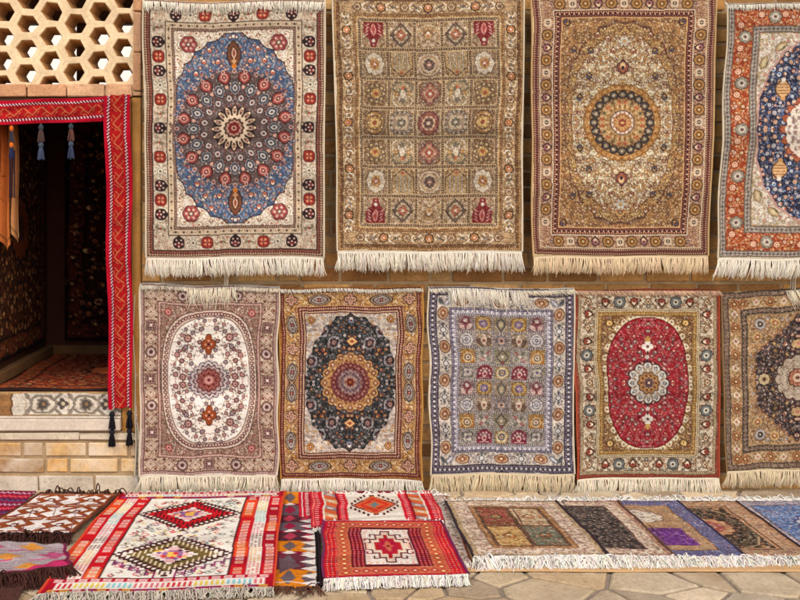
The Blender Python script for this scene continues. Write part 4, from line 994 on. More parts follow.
def design_dark_diamond():
    W, H = 75, 91
    iv, blk, tan, brn, gold = (226, 208, 180), (46, 36, 42), (190, 156, 112), (112, 80, 56), (200, 156, 88)
    dk, gry, pk = (60, 48, 46), (140, 134, 130), (190, 130, 110)
    c = Cv(W, H, tan, seed=99)
    X, Y = c.grid(); d = np.minimum(X, Y)
    def gd(a, b, bg):
        c.frame(a, a + .6, dk); c.frame(a + .6, b - .6, bg); c.frame(b - .6, b, dk); m = (a + b) / 2
        c.dots(m, 4.4, 1.8, (176, 166, 146), 'dia'); c.dots(m, 4.4, .8, (96, 60, 56)); c.dots(m, 4.4, 1.0, (140, 110, 90), 'disc', 0)
    c.frame(0, .8, (206, 180, 140)); gd(.8, 7, (104, 86, 74))
    c.frame(7, 18.4, (202, 168, 122)); c.clip = ((d > 7) & (d < 18.4)).astype(np.float32)
    c.filigree(3.0, .5, .6, [iv, brn, pk], 91)
    c.flora(lambda x, y: 7.6 < min(x, y) < 17.8, 2.9, (.6, 1.1), [(brn, iv, pk, dk), (brn, (214, 190, 150), iv, brn), (pk, iv, gold, brn)], (150, 110, 80), [(214, 196, 160), brn, (170, 120, 84), gold], 1500, .5)
    def r1(x, y, a): c.lobe(x, y, 5, brn, 8, .1); c.lobe(x, y, 4.3, (190, 130, 84), 8, .14); c.disc(x, y, 2.6, (110, 72, 50)); c.disc(x, y, 1.3, (222, 190, 140))
    def r2(x, y, a): c.lobe(x, y, 3.6, (222, 204, 176), 4, .3); c.disc(x, y, 1.5, pk)
    along(c, 12.7, 0, 13.6, [r1, r2]); r1(12.7, 12.7, 0); c.clip = None
    gd(18.4, 24.6, (84, 70, 64)); c.frame(24.6, 26, (206, 176, 130)); c.dots(25.3, 2, .5, brn)
    f = 26
    c.rect(f, f, W, H, (196, 162, 116)); c.clip = ((X > f) & (Y > f)).astype(np.float32)
    c.filigree(3.4, .5, .7, [iv, brn, pk, (120, 110, 90)], 92)
    c.flora(lambda x, y: x > f and y > f, 3.3, (.9, 1.6), [(brn, iv, pk, dk), ((120, 90, 70), (214, 180, 130), iv, brn), (gry, (206, 200, 190), dk, iv)], (140, 100, 70), [iv, brn, gold, (150, 130, 100), pk], 1800, .6)
    for (x, y, cc) in ((f + 11, f + 9, (206, 200, 196)), (f + 26, f + 8, (222, 190, 130)), (f + 8, f + 22, (222, 186, 130))):
        c.lobe(x, y, 6.4, (120, 96, 80), 8, .14); c.lobe(x, y, 5.6, tuple(v * .86 for v in cc), 8, .18); c.disc(x, y, 2.9, dk if cc[2] > 150 else (170, 110, 70)); c.disc(x, y, 1.1, iv)
    u = (W - X) / 50; v = (H - Y) / 60
    lim = np.maximum(u * 1.06, (u * .62 + v * .86)) + .015 * np.sin((u - v) * 26)
    b = (lim < .9) & (X > f + .5) & (Y > f); c.a[(lim < .93) & (X > f + .5) & (Y > f)] = (150, 110, 80); c.a[b] = blk; c.clip = b.astype(np.float32); c.filigree(3.6, .5, .75, [(190, 176, 160), pk, (120, 116, 116)], 93)
    fn = lambda x, y: x > f and y > f and max((W - x) / 50 * 1.06, (W - x) / 50 * .62 + (H - y) / 60 * .86) < .89
    c.flora(fn, 3.9, (1.1, 2.0), [((30, 24, 30), (206, 196, 186), (110, 80, 80), gold), ((30, 24, 30), (150, 140, 140), iv, dk), ((50, 30, 30), pk, iv, dk), ((40, 34, 30), gold, dk, iv)], (120, 104, 100), [(170, 160, 150), (110, 110, 110), (150, 100, 84), (196, 180, 160)], 2600, .55)
    c.clip = None
    c.lobe(W, H - 34, 7, dk, 8, .12, 0, 1.2, .8); c.lobe(W, H - 34, 6, (190, 160, 116), 8, .16, 0, 1.2, .8); c.disc(W, H - 34, 2, pk)
    c.lobe(W - 34, H, 7, dk, 8, .12); c.lobe(W - 34, H, 6, (200, 180, 140), 8, .16); c.disc(W - 34, H, 2.2, brn)
    c.lobe(W, H, 24, (80, 60, 56), 12, .1); c.lobe(W, H, 22.6, (190, 176, 156), 12, .12)
    c.flora(lambda x, y: 10 < math.hypot(W - x, H - y) < 20, 3.2, (.8, 1.3), [(dk, iv, pk, dk), (brn, gold, iv, dk)], (110, 90, 80), [dk, gry, brn], 600, .5)
    c.lobe(W, H, 10, dk, 10, .12); c.lobe(W, H, 9, (180, 120, 96), 10, .16); c.disc(W, H, 4.4, (214, 190, 160)); c.disc(W, H, 2, (110, 60, 60))
    c.filigree(2.3, .5, .4, [iv, dk, brn], 94, .42)
    return finish(quad_mirror(c), 9)

# ---- flat weaves and floor rugs (full canvases, u to the right, v towards the viewer)
def step_diamond(c, cx, cy, nx, ny, sx, sy, col):
    """stepped lozenge made of rows of rectangles"""
    n_ = int(round(ny))
    for j in range(-n_, n_ + 1):
        w = nx * (1 - abs(j) / (ny + .6))
        w = max(.6, int(w + .5)) * sx
        c.rect(cx - w, cy + (j - .5) * sy, cx + w, cy + (j + .5) * sy, col)

def design_cream_kilim():
    W, H = 170, 250
    cream, red, crim, org, dk, olive = (240, 228, 206), (206, 26, 44), (176, 14, 52), (226, 84, 40), (96, 40, 44), (120, 104, 62)
    c = Cv(W, H, red, k=2.6, seed=101)
    rng = c.rng
    # border: red outer band, cream stripe with small blocks, red-orange inner band of S figures
    for (x0, x1) in ((0, 36), (W - 36, W)):
        c.rect(x0, 0, x1, H, crim)
    def block(x0, x1, pal, step, seed):
        r = np.random.default_rng(seed)
        y = 0
        while y < H:
            h = r.uniform(.6, 1.5) * step; c.rect(x0, y, x1, y + h, pal[r.integers(len(pal))]); y += h
    block(1, 12, [red, org, crim, red, (214, 50, 60)], 34, 3); block(W - 12, W - 1, [red, org, crim, red], 34, 4)
    block(24.5, 36, [red, org, crim, (230, 100, 50), red], 28, 5); block(W - 36, W - 24.5, [red, org, crim, red], 28, 6)
    c.rect(0, 0, 1.6, H, (230, 80, 50)); c.rect(W - 1.6, 0, W, H, (230, 80, 50))
    for s0 in (13, W - 23.5):
        c.rect(s0, 0, s0 + 10.5, H, cream)
        for y in np.arange(3, H, 3.2):
            cc = [(206, 60, 70), (230, 190, 90), (130, 190, 200), (200, 90, 120), (120, 60, 70), (230, 150, 80)][int((y // 32 + rng.integers(0, 1)) % 6)]
            for x in (s0 + 2, s0 + 5.2, s0 + 8.4):
                if rng.random() < .85: c.rect(x - 1, y, x + 1, y + 1.8, cc)
    def ess(x, y, s, cc):
        c.line([(x + 3 * s, y - 2.2), (x - 2.6 * s, y - 2.2), (x - 2.6 * s, y), (x + 2.6 * s, y), (x + 2.6 * s, y + 2.2), (x - 3 * s, y + 2.2)], 1.15, cc)
    for xb in (6.5, 30.2, W - 30.2, W - 6.5):
        for y in np.arange(6, H - 4, 7.6):
            if rng.random() < .8: ess(xb, y, 1 if xb < W / 2 else -1, [(246, 226, 206), (240, 214, 190), (240, 190, 150)][rng.integers(3)])
    # end bands
    for y0, y1 in ((0, 20), (H - 26, H)):
        c.rect(1, y0, W - 1, y1, crim)
        c.rect(8, y0 + 7, W - 8, y1 - 5.5, cream)
        for x in np.arange(10, W - 10, 4): c.rect(x, y0 + 9, x + 2, y1 - 7.5, [(206, 50, 60), (230, 190, 80), (130, 190, 200), (220, 110, 120)][int(x // 22) % 4])
        for x in np.arange(8, W - 6, 9):
            ess(x, y0 + 3.6, 1, (246, 226, 206)); ess(x, y1 - 2.9, 1, [(246, 226, 206), (150, 90, 140), (240, 190, 80)][rng.integers(3)])
    c.rect(36, 20, W - 36, H - 26, (80, 30, 36)); c.rect(37.4, 21.4, W - 37.4, H - 27.4, cream)
    # field hooks
    for _ in range(420):
        x, y = rng.uniform(41, W - 41), rng.uniform(25, H - 31)
        if min(abs(x - W / 2) / 46 + abs(y - q) / 44 for q in (71, 174)) < 1: continue
        cc = [(120, 70, 70), (206, 70, 80), (90, 110, 110), (226, 180, 90), (110, 60, 100), (96, 84, 60)][rng.integers(6)]
        s = rng.choice([-1, 1]); c.line([(x - 2.5 * s, y - 2.6), (x, y), (x - 2 * s, y + 2.6), (x - 4.4 * s, y + 1.6)], 1.1, cc)
    for cy, main in ((71, red), (174, olive)):
        m2 = (80, 36, 40)
        for k, (n, cc) in enumerate(((11.6, m2), (11.0, cream), (10.0, main if main == red else cream), (9.4, m2), (8.9, main), (5.2, m2), (4.7, cream), (4.0, (226, 170, 170)), (2.4, (150, 110, 150)), (1.2, (240, 180, 90)))):
            step_diamond(c, W / 2, cy, n, n, 4.1, 3.7, cc)
        # combed edge: short bars standing on every step, inside and outside
        for k in range(-10, 11):
            for sg in (-1, 1):
                x = W / 2 + k * 4.1; y0 = 41 - abs(k) * 3.7
                c.rect(x - .8, cy + sg * y0 - 4.4, x + .8, cy + sg * y0 + 4.4, m2)
                if abs(k) < 9: c.rect(x + 1.2, cy + sg * (y0 - 12) - 4, x + 2.6, cy + sg * (y0 - 12) + 4, (236, 210, 180) if main == olive else (60, 30, 36))
        for k in range(14):
            c.dia(W / 2 + rng.uniform(-14, 14), cy + rng.uniform(-10, 10), 2.6, 2.6, [(206, 80, 70), (130, 100, 150), (240, 170, 80), (206, 60, 80), (110, 60, 60)][k % 5])
    # lower hooked rails beside the second lozenge
    for sg in (-1, 1):
        for k in range(6):
            x = W / 2 + sg * (8 + k * 7); y = 222 - k * 5
            c.line([(x, y), (x, y - 10), (x + sg * 5, y - 10), (x + sg * 5, y - 5)], 1.7, [(150, 60, 110), (110, 60, 90)][k % 2])
    return finish(down(c.a), 20, .05)

def design_hook_kilim():
    W, H = 112, 150
    wh, rst, dk = (232, 220, 212), (150, 84, 40), (84, 50, 44)
    c = Cv(W, H, wh, k=2.6, seed=102)
    c.rect(0, 0, 4, H, rst); c.rect(W - 4, 0, W, H, dk); c.rect(W - 7, 0, W - 4, H, rst); c.rect(0, 0, W, 4, (180, 140, 120))
    for r in range(3):
        for k in range(2):
            cx, cy = 30 + k * 54, 26 + r * 48
            for sg in (-1, 1):
                # angular hooks running from a lozenge
                c.line([(cx - 22 * sg, cy - 20), (cx + 2 * sg, cy - 20), (cx + 18 * sg, cy - 4), (cx + 6 * sg, cy + 6), (cx - 2 * sg, cy - 2)], 6.6, rst)
                c.line([(cx - 24 * sg, cy + 22), (cx - 8 * sg, cy + 8), (cx - 20 * sg, cy - 4)], 6.0, rst)
                c.line([(cx + 24 * sg, cy + 20), (cx + 4 * sg, cy + 22)], 4.6, rst)
            c.dia(cx, cy + 2, 7, 6, dk); c.dia(cx, cy + 2, 4, 3.4, wh)
            for sg in (-1, 1):
                for t in (0, 1): c.rect(cx + sg * 15 - 1.4, cy + 12 + t * 5, cx + sg * 15 + 2, cy + 14.4 + t * 5, (110, 84, 120))
    for x in (28, 58, 84): c.line([(x - 24, 4), (x + 24, H)], 1.3, (150, 110, 110))
    for x in (30, 84): c.line([(x + 20, 4), (x - 26, H)], 1.1, (150, 110, 110))
    return finish(down(c.a), 21, .07)

def design_blob_kilim():
    W, H = 120, 100
    c = Cv(W, H, (164, 152, 152), k=2.2, seed=103)
    for y in np.arange(0, H, 2.2): c.rect(0, y, W, y + .7, (140, 128, 130), .6)
    for r in range(3):
        for k in range(4):
            x, y = 12 + k * 38 + (r % 2) * 19, 16 + r * 34
            cc = [(206, 140, 66), (172, 88, 120)][(r + k) % 2]
            step_diamond(c, x, y, 4, 4, 3.2, 2.6, cc); c.rect(x - 22, y + 10, x + 2, y + 13, (190, 78, 124), .8)
    c.poly([(W - 44, H), (W, H - 34), (W, H)], (190, 60, 110)); c.rect(W - 3, 0, W, H, (150, 40, 80)); c.rect(0, H - 3, W, H, (110, 60, 80))
    return finish(down(c.a), 22, .09)

def design_magenta_kilim():
    W, H = 100, 60
    c = Cv(W, H, (150, 24, 74), k=2.2, seed=104)
    for j, y in enumerate(np.arange(2, H, 7.0)):
        c.rect(0, y, W, y + 3, [(110, 20, 70), (176, 30, 60), (80, 30, 80)][j % 3])
        for x in np.arange(0, W, 5): c.line([(x, y + 1), (x + 2.5, y + 4), (x + 5, y + 1)], 1.0, [(226, 200, 206), (230, 110, 120), (96, 110, 150)][j % 3])
    return finish(down(c.a), 23, .08)

def design_tooth_kilim():
    W, H = 84, 250
    pur, org, gry, mag, dk, iv = (104, 56, 70), (226, 134, 24), (112, 100, 106), (150, 30, 74), (40, 32, 36), (232, 220, 206)
    c = Cv(W, H, pur, k=2.4, seed=105)
    y = 0
    for h, cc in ((40, org), (6, mag), (30, gry), (22, pur), (22, gry), (5, mag), (24, pur), (26, org), (6, mag), (34, (120, 60, 76)), (35, org)):
        c.rect(0, y, W, y + h, cc)
        for yy in np.arange(y, y + h, 2.5): c.rect(0, yy, W, yy + .8, tuple(v * .8 for v in cc), .7)
        for x in np.arange(6, W, 22):
            step_diamond(c, x, y + h / 2, 4, 3, 2, max(1.2, h / 9), {org: gry, gry: mag, pur: (176, 70, 90), mag: iv}.get(cc, gry))
        y += h
    c.poly([(6, 190), (30, 206), (6, 224)], (214, 170, 60)); c.poly([(40, 190), (64, 206), (40, 224)], (110, 90, 96))
    c.rect(W - 5, 84, W, H, dk)
    for y in np.arange(86, H - 6, 15): c.poly([(W - 5, y), (W - 5, y + 13), (W - 22, y + 6.5)], iv)
    c.rect(W - 22, 0, W, 80, (196, 30, 60))
    for y in np.arange(3, 78, 5): c.rect(W - 13, y, W - 8, y + 2.4, iv)
    c.rect(W - 18, 0, W - 16.5, 80, iv); c.rect(W - 4.6, 0, W - 3, 80, iv)
    c.rect(0, H - 9, W, H - 7.6, (206, 196, 196))
    return finish(down(c.a), 24, .08)

def design_red_band_kilim():
    W, H = 130, 110
    red, mar, iv, org, dk, pk = (194, 30, 50), (130, 20, 50), (230, 212, 192), (206, 104, 66), (90, 30, 40), (226, 130, 130)
    c = Cv(W, H, red, k=2.8, seed=106)
    for xs in (0, 1):
        for x, w, cc in ((0, 3, (230, 120, 110)), (3, 9, red), (12, 2, iv), (14, 12, org), (26, 2, mar), (28, 9, (206, 40, 60)), (37, 1.5, iv)):
            x0 = x if not xs else W - x - w
            c.rect(x0, 0, x0 + w, H, cc)
        for y in np.arange(0, H, 22):
            x0 = 14 if not xs else W - 26
            c.poly([(x0, y), (x0 + 12, y + 9), (x0 + 12, y + 20), (x0, y + 11)], [(150, 130, 130), (206, 160, 120)][int(y / 22) % 2]); c.poly([(x0 + 3, y + 7), (x0 + 9, y + 11), (x0 + 9, y + 14), (x0 + 3, y + 10)], iv)
        for y in np.arange(2, H, 6):
            for x in (6, 32):
                xx = x if not xs else W - x; c.rect(xx - 2, y, xx + 2, y + 2.6, (230, 150, 150))
    c.rect(40, 0, W - 40, 8, mar); c.rect(38.5, 8, W - 38.5, H - 8, iv)
    step_diamond(c, W / 2, 48, 9, 9, 2.7, 3.4, dk); step_diamond(c, W / 2, 48, 8.2, 8.2, 2.7, 3.4, org); step_diamond(c, W / 2, 48, 6, 6, 2.7, 3.4, (206, 60, 40)); step_diamond(c, W / 2, 48, 4, 4, 2.7, 3.4, org); step_diamond(c, W / 2, 48, 1.6, 2, 2.7, 3.4, (110, 130, 130))
    for sg in (-1, 1):
        for t in range(5): c.rect(W / 2 + sg * (8 + t * 4) - 1.2, 48 - (34 - t * 6), W / 2 + sg * (8 + t * 4) + 1.2, 48 - (27 - t * 6), dk); c.rect(W / 2 + sg * (8 + t * 4) - 1.2, 48 + (27 - t * 6), W / 2 + sg * (8 + t * 4) + 1.2, 48 + (34 - t * 6), dk)
    for t in range(40): c.rect(40 + c.rng.uniform(0, 46), c.rng.uniform(9, H - 12), 42 + c.rng.uniform(0, 46), 0, pk) if False else None
    c.rect(0, H - 5, W, H - 3, (110, 20, 60)); 
    return finish(down(c.a), 25, .07)

def design_red_small():
    W, H = 118, 112
    red, gold, iv, dk, mag, pk = (200, 44, 46), (196, 112, 84), (236, 218, 200), (104, 28, 44), (176, 24, 76), (230, 150, 130)
    c = Cv(W, H, red, k=2.8, seed=107)
    X, Y = c.grid(); d = np.minimum(np.minimum(X, W - X), np.minimum(Y, H - Y))
    c.a[d < 2.5] = mag
    def grid_band(x0, x1, y0, y1, a, b, st):
        for x in np.arange(x0, x1 - .1, st):
            for y in np.arange(y0, y1 - .1, st):
                c.rect(x + .5, y + .5, min(x1, x + st - .6), min(y1, y + st - .6), [a, b, a][c.rng.integers(3)])
                c.rect(x + st * .35, y + st * .35, x + st * .6, y + st * .6, iv)
    grid_band(3, 13, 3, H - 3, (214, 56, 52), (150, 26, 60), 3.6); grid_band(W - 13, W - 3, 3, H - 3, (214, 56, 52), (176, 30, 70), 3.6)
    c.rect(13, 4, 25, H - 4, gold); c.rect(W - 25, 4, W - 13, H - 4, gold); c.rect(13, 4, W - 13, 17, gold); c.rect(13, H - 17, W - 13, H - 4, gold)
    for y in np.arange(8, H - 6, 8):
        for x in (19, W - 19): c.dia(x, y, 4.4, 3.6, (190, 70, 50)); c.dia(x, y, 2.2, 1.8, (240, 206, 140)); c.rect(x - 6, y + 3.6, x + 6, y + 4.3, (170, 90, 60))
    for x in np.arange(28, W - 24, 8):
        for y in (10, H - 10): c.dia(x, y, 3.8, 4.2, (180, 56, 60)); c.dia(x, y, 1.8, 2, (230, 190, 150))
    c.rect(25, 17, W - 25, H - 17, dk); grid_band(26, 36, 18, H - 18, (200, 40, 50), mag, 3.6); grid_band(W - 36, W - 26, 18, H - 18, (206, 40, 50), mag, 3.6)
    c.rect(36, 18, W - 36, H - 18, dk); c.rect(37.4, 21, W - 37.4, H - 21, iv)
    cx, cy = W / 2, H / 2
    for k, wv in enumerate((3.5, 9, 14, 19)):
        pass
    for (w, h) in ((4.5, 32), (10, 24), (16, 15), (21, 8)):
        c.rect(cx - w, cy - h, cx + w, cy + h, dk)
    for (w, h) in ((3.2, 30), (8.6, 22), (14.6, 13), (19.6, 6.4)):
        c.rect(cx - w, cy - h, cx + w, cy + h, (222, 196, 172))
    for (w, h) in ((1.8, 24), (7, 16), (12, 8)):
        c.rect(cx - w, cy - h, cx + w, cy + h, (180, 40, 52))
    step_diamond(c, cx, cy, 4, 5, 2.4, 3, mag); step_diamond(c, cx, cy, 2, 3, 2.4, 3, gold); c.dia(cx, cy, 2, 2.4, dk)
    for sx in (-1, 1):
        for sy in (-1, 1):
            for (w, h) in ((10, 24), (16, 15)):
                c.line([(cx + sx * w, cy + sy * h), (cx + sx * (w + 4), cy + sy * h), (cx + sx * (w + 4), cy + sy * (h - 4))], 1.6, dk)
    for y in np.arange(25, H - 22, 4.6):
        for x in (40, W - 40): c.rect(x - 1.3, y, x + 1.3, y + 1.6, pk)
    for x in np.arange(42, W - 40, 5):
        for y in (24, H - 24):
            if abs(x - cx) > 6: c.rect(x - 1, y - 1.2, x + 1, y + 1.2, pk)
    return finish(down(c.a), 26, .06)

def panel_rug(seed, W, H, borders, field):
    """pile mat: list of (inset, colour, speckle palette) borders, then field(c, f, X, Y)"""
    c = Cv(W, H, borders[0][1], k=2.8, seed=seed)
    X, Y = c.grid(); d = np.minimum(np.minimum(X, W - X), np.minimum(Y, H - Y))
    for i, (ins, cc, sp) in enumerate(borders):
        nxt = borders[i + 1][0] if i + 1 < len(borders) else 1e9
        c.a[d >= ins] = cc
        if sp:
            m = ((d >= ins + .4) & (d < nxt - .4)).astype(np.float32); c.clip = m
            c.flora(lambda x, y: ins + .8 < min(x, y, W - x, H - y) < nxt - .8, 3.2, (.7, 1.5), sp, (130, 100, 84), [sp[0][0], sp[0][1], sp[-1][1]], 2600, .5)
            c.clip = None
    f = borders[-1][0]
    c.clip = (d >= f).astype(np.float32); field(c, f, X, Y); c.clip = None
    c.filigree(3.0, .55, .6, [(226, 206, 180), (90, 66, 60), (176, 110, 80)], seed, .4)
    return finish(down(c.a), seed, .06)

IVP = [((110, 80, 70), (230, 210, 186), (176, 96, 80), (70, 50, 50)), ((96, 96, 84), (206, 176, 130), (240, 226, 206), (110, 60, 60)), ((90, 70, 84), (196, 150, 140), (230, 210, 190), (80, 60, 70))]

def design_four_panels():
    W, H = 110, 165
    def field(c, f, X, Y):
        c.rect(f, f, W - f, H - f, (96, 70, 52))
        cx, cy = W / 2, H / 2
        cells = ((f + 3, f + 3, cx - 2, cy - 2, (146, 76, 62), [((96, 50, 40), (150, 140, 100), (206, 160, 110), (60, 50, 40))]), (cx + 2, f + 3, W - f - 3, cy - 2, (206, 186, 150), [((140, 110, 80), (196, 120, 80), (230, 214, 180), (90, 80, 60))]),
                 (f + 3, cy + 2, cx - 2, H - f - 3, (206, 172, 116), [((150, 110, 60), (196, 130, 70), (236, 214, 170), (110, 80, 50))]), (cx + 2, cy + 2, W - f - 3, H - f - 3, (120, 126, 108), [((80, 90, 80), (186, 110, 70), (190, 190, 160), (70, 60, 50))]))
        for x0, y0, x1, y1, cc, pal in cells:
            c.clip = ((X > x0) & (X < x1) & (Y > y0) & (Y < y1)).astype(np.float32); c.rect(x0, y0, x1, y1, cc)
            c.flora(lambda x, y: x0 < x < x1 and y0 < y < y1, 4.2, (1.0, 2.2), pal, pal[0][0], [pal[0][1], pal[0][0], pal[0][2]], 900, .7)
            c.palmette((x0 + x1) / 2, (y0 + y1) / 2, 6, -PI / 2, (pal[0][3], pal[0][1], pal[0][2], pal[0][0]))
    return panel_rug(31, W, H, [(0, (90, 66, 56), None), (2, (190, 166, 130), [IVP[1]]), (6, (222, 200, 176), IVP), (19, (120, 90, 70), None), (20.5, (170, 130, 90), None), (24, (80, 50, 46), None)], field)

def design_black_field():
    W, H = 110, 165
    def field(c, f, X, Y):
        c.flora(lambda x, y: f < x < W - f and f < y < H - f, 3.5, (.9, 1.6), [((36, 32, 36), (196, 180, 160), (110, 90, 80), (60, 50, 50)), ((36, 32, 36), (150, 140, 130), (206, 190, 170), (60, 50, 50))], (120, 112, 104), [(170, 156, 140), (90, 84, 80), (196, 170, 140)], 4000, .7)
    return panel_rug(32, W, H, [(0, (110, 74, 60), None), (2, (176, 140, 116), [IVP[0]]), (6, (226, 206, 180), IVP), (17, (130, 96, 84), None), (19, (42, 38, 42), None)], field)

def design_purple_panels():
    W, H = 116, 165
    bl = [((56, 56, 90), (120, 130, 166), (206, 200, 200), (60, 50, 76)), ((70, 60, 90), (160, 150, 180), (90, 100, 160), (206, 190, 180))]
    def field(c, f, X, Y):
        c.rect(f, f, W - f, H - f, (186, 152, 116)); cx, cy = W / 2, H / 2
        c.flora(lambda x, y: f < x < W - f and f < y < H - f, 4, (.8, 1.4), IVP, (140, 110, 84), [(150, 120, 90), (220, 200, 170)], 1600, .5)
        c.rect(f + 5, cy + 5, W - f - 5, H - f - 5, (120, 84, 110)); c.rect(f + 6, cy + 6, W - f - 6, H - f - 6, (98, 50, 122))
        c.flora(lambda x, y: f + 6 < x < W - f - 6 and cy + 6 < y < H - f - 6, 3.6, (.7, 1.3), [((80, 30, 110), (160, 100, 180), (200, 150, 200), (70, 30, 90))], (140, 80, 160), [(150, 90, 170), (90, 34, 120)], 1200, .6)
        c.lobe(cx, f + 28, 27, (110, 90, 80), 10, .12, 0, 1, .8); c.lobe(cx, f + 28, 25.6, (228, 214, 190), 10, .14, 0, 1, .8)
        c.flora(lambda x, y: math.hypot(x - cx, (y - f - 28) / .8) < 21, 3.6, (1, 2), [((120, 110, 120), (150, 150, 160), (206, 170, 150), (90, 80, 90))], (150, 140, 140), [(130, 130, 140), (190, 160, 120)], 500, .6)
    return panel_rug(33, W, H, [(0, (86, 66, 70), None), (1.5, (112, 118, 158), bl), (16, (120, 90, 74), None), (18, (190, 156, 120), [IVP[1]]), (24, (186, 152, 116), None)], field)

def design_dark_arch():
    W, H = 112, 165
    def field(c, f, X, Y):
        cx, cy = W / 2, H / 2
        pal = [((36, 32, 30), (150, 130, 100), (96, 70, 60), (50, 40, 40)), ((36, 32, 30), (120, 124, 106), (196, 170, 130), (60, 40, 40)), ((40, 30, 30), (176, 116, 90), (206, 180, 150), (60, 40, 40))]
        c.flora(lambda x, y: f < x < W - f and f < y < H - f, 4.4, (1.1, 2.1), pal, (150, 130, 100), [(150, 130, 100), (96, 96, 80), (180, 150, 110)], 3000, .7)
        c.lobe(cx, cy, 22, (90, 60, 50), 12, .12, 0, 1, 1.3); c.lobe(cx, cy, 20, (190, 150, 116), 12, .14, 0, 1, 1.3); c.lobe(cx, cy, 13, (150, 80, 74), 10, .14, 0, 1, 1.3); c.disc(cx, cy, 6, (206, 160, 140)); c.disc(cx, cy, 3, (110, 60, 60))
        for sx in (-1, 1):
            for sy in (-1, 1):
                c.line([(cx, cy + sy * 62), (cx + sx * 22, cy + sy * 52), (cx + sx * (W / 2 - f - 2), cy + sy * 30)], 1.4, (196, 170, 130)); c.palmette(W / 2 + sx * 26, cy + sy * 56, 5, PI / 2, ((70, 50, 40), (190, 150, 110), (220, 190, 150), (110, 60, 50)))
    return panel_rug(34, W, H, [(0, (96, 70, 54), None), (2, (186, 146, 110), [IVP[0]]), (6, (200, 166, 130), IVP), (18, (96, 66, 54), None), (19.5, (190, 150, 116), None), (22.5, (48, 42, 40), None)], field)

def design_blue_mat():
    W, H = 116, 165
    bl = [((60, 80, 120), (150, 176, 206), (220, 220, 220), (80, 90, 120)), ((110, 100, 130), (190, 186, 206), (120, 140, 180), (230, 220, 210))]
    def field(c, f, X, Y):
        c.flora(lambda x, y: f < x < W - f and f < y < H - f, 4.4, (1, 2.2), bl, (120, 150, 190), [(160, 186, 210), (70, 96, 140), (200, 210, 220)], 3000, .8)
        c.lobe(W / 2, H / 2, 24, (60, 70, 110), 12, .14, 0, 1, 1.4); c.lobe(W / 2, H / 2, 22, (206, 206, 216), 12, .16, 0, 1, 1.4); c.lobe(W / 2, H / 2, 13, (110, 130, 180), 10, .16, 0, 1, 1.4)
    return panel_rug(35, W, H, [(0, (110, 90, 90), None), (2, (206, 196, 200), bl), (15, (120, 100, 100), None), (17, (96, 124, 168), None)], field)

def design_pale_floral():
    W, H = 100, 160
    def field(c, f, X, Y):
        c.flora(lambda x, y: f < x < W - f and f < y < H - f, 6, (1.6, 3), [((120, 60, 50), (196, 84, 70), (230, 190, 170), (80, 60, 50)), ((110, 110, 100), (170, 160, 140), (230, 214, 190), (120, 60, 60)), ((140, 90, 70), (214, 150, 120), (240, 226, 206), (110, 60, 50))], (160, 130, 110), [(120, 110, 90), (196, 110, 90), (150, 130, 110)], 2400, 1)
    return panel_rug(36, W, H, [(0, (150, 80, 70), None), (2, (230, 214, 196), IVP), (10, (150, 120, 104), None), (11.5, (226, 208, 186), None)], field)

def design_shop_rug(seed, bg, acc):
    """rugs lying and hanging inside the unlit shop"""
    W, H = 60, 80
    c = Cv(W, H, bg, k=2.0, seed=seed)
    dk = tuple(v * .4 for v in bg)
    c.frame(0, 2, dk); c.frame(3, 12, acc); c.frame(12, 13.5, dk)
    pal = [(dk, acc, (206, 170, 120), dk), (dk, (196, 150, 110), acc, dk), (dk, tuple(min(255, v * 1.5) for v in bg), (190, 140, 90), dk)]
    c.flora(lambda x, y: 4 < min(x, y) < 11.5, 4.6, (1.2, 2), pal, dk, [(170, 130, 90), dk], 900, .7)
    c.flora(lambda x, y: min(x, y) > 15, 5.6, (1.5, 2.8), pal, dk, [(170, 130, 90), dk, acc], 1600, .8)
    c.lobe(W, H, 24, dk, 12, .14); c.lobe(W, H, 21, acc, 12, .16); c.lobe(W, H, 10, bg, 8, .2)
    return finish(quad_mirror(c), seed, .06)

def design_trim(W, H, seed):
    """embroidered band, pattern running along the length H, W across"""
    crim, red, gold, wh, dk = (182, 20, 58), (172, 36, 40), (190, 112, 80), (240, 216, 206), (90, 24, 40)
    c = Cv(W, H, crim, k=3.6, seed=seed)
    c.rect(W * .24, 0, W * .76, H, red)
    for x in (W * .19, W * .81):
        c.rect(x - 1.3, 0, x + 1.3, H, (130, 20, 44))
        for y in np.arange(0, H, 3.3):
            c.line([(x - .9, y + 1.6), (x + .9, y)], .95, wh); c.line([(x - .9, y + 3.1), (x + .9, y + 1.5)], .6, (70, 60, 100))
    c.rect(W * .24, 0, W * .26, H, (150, 20, 40)); c.rect(W * .74, 0, W * .76, H, (150, 20, 40))
    P = 19.0; a, b = W * .31, W * .69; m = W / 2
    for y in np.arange(-P, H + P, P):
        # hooked S running back and forth
        for w, cc in ((2.2, (150, 34, 34)), (1.3, gold)):
            c.line([(b - 1, y + 1), (a + 1, y + 9.5), (b - 1, y + 18)], w, cc); c.line([(a + 1, y + 1), (m - .5, y + 5.5)], w * .8, cc)
            c.line([(a, y + 4), (a, y + 7)], w * .8, cc); c.line([(m + 1, y + 14), (b, y + 10)], w * .7, cc); c.line([(a, y + 13), (m, y + 16.5)], w * .7, cc)
        c.dia(b - 1, y + 5.5, 1.4, 1.7, (140, 30, 44)); c.dia(a + 1, y + 15, 1.4, 1.7, (140, 30, 44))
    return finish(down(c.a), seed, .05)

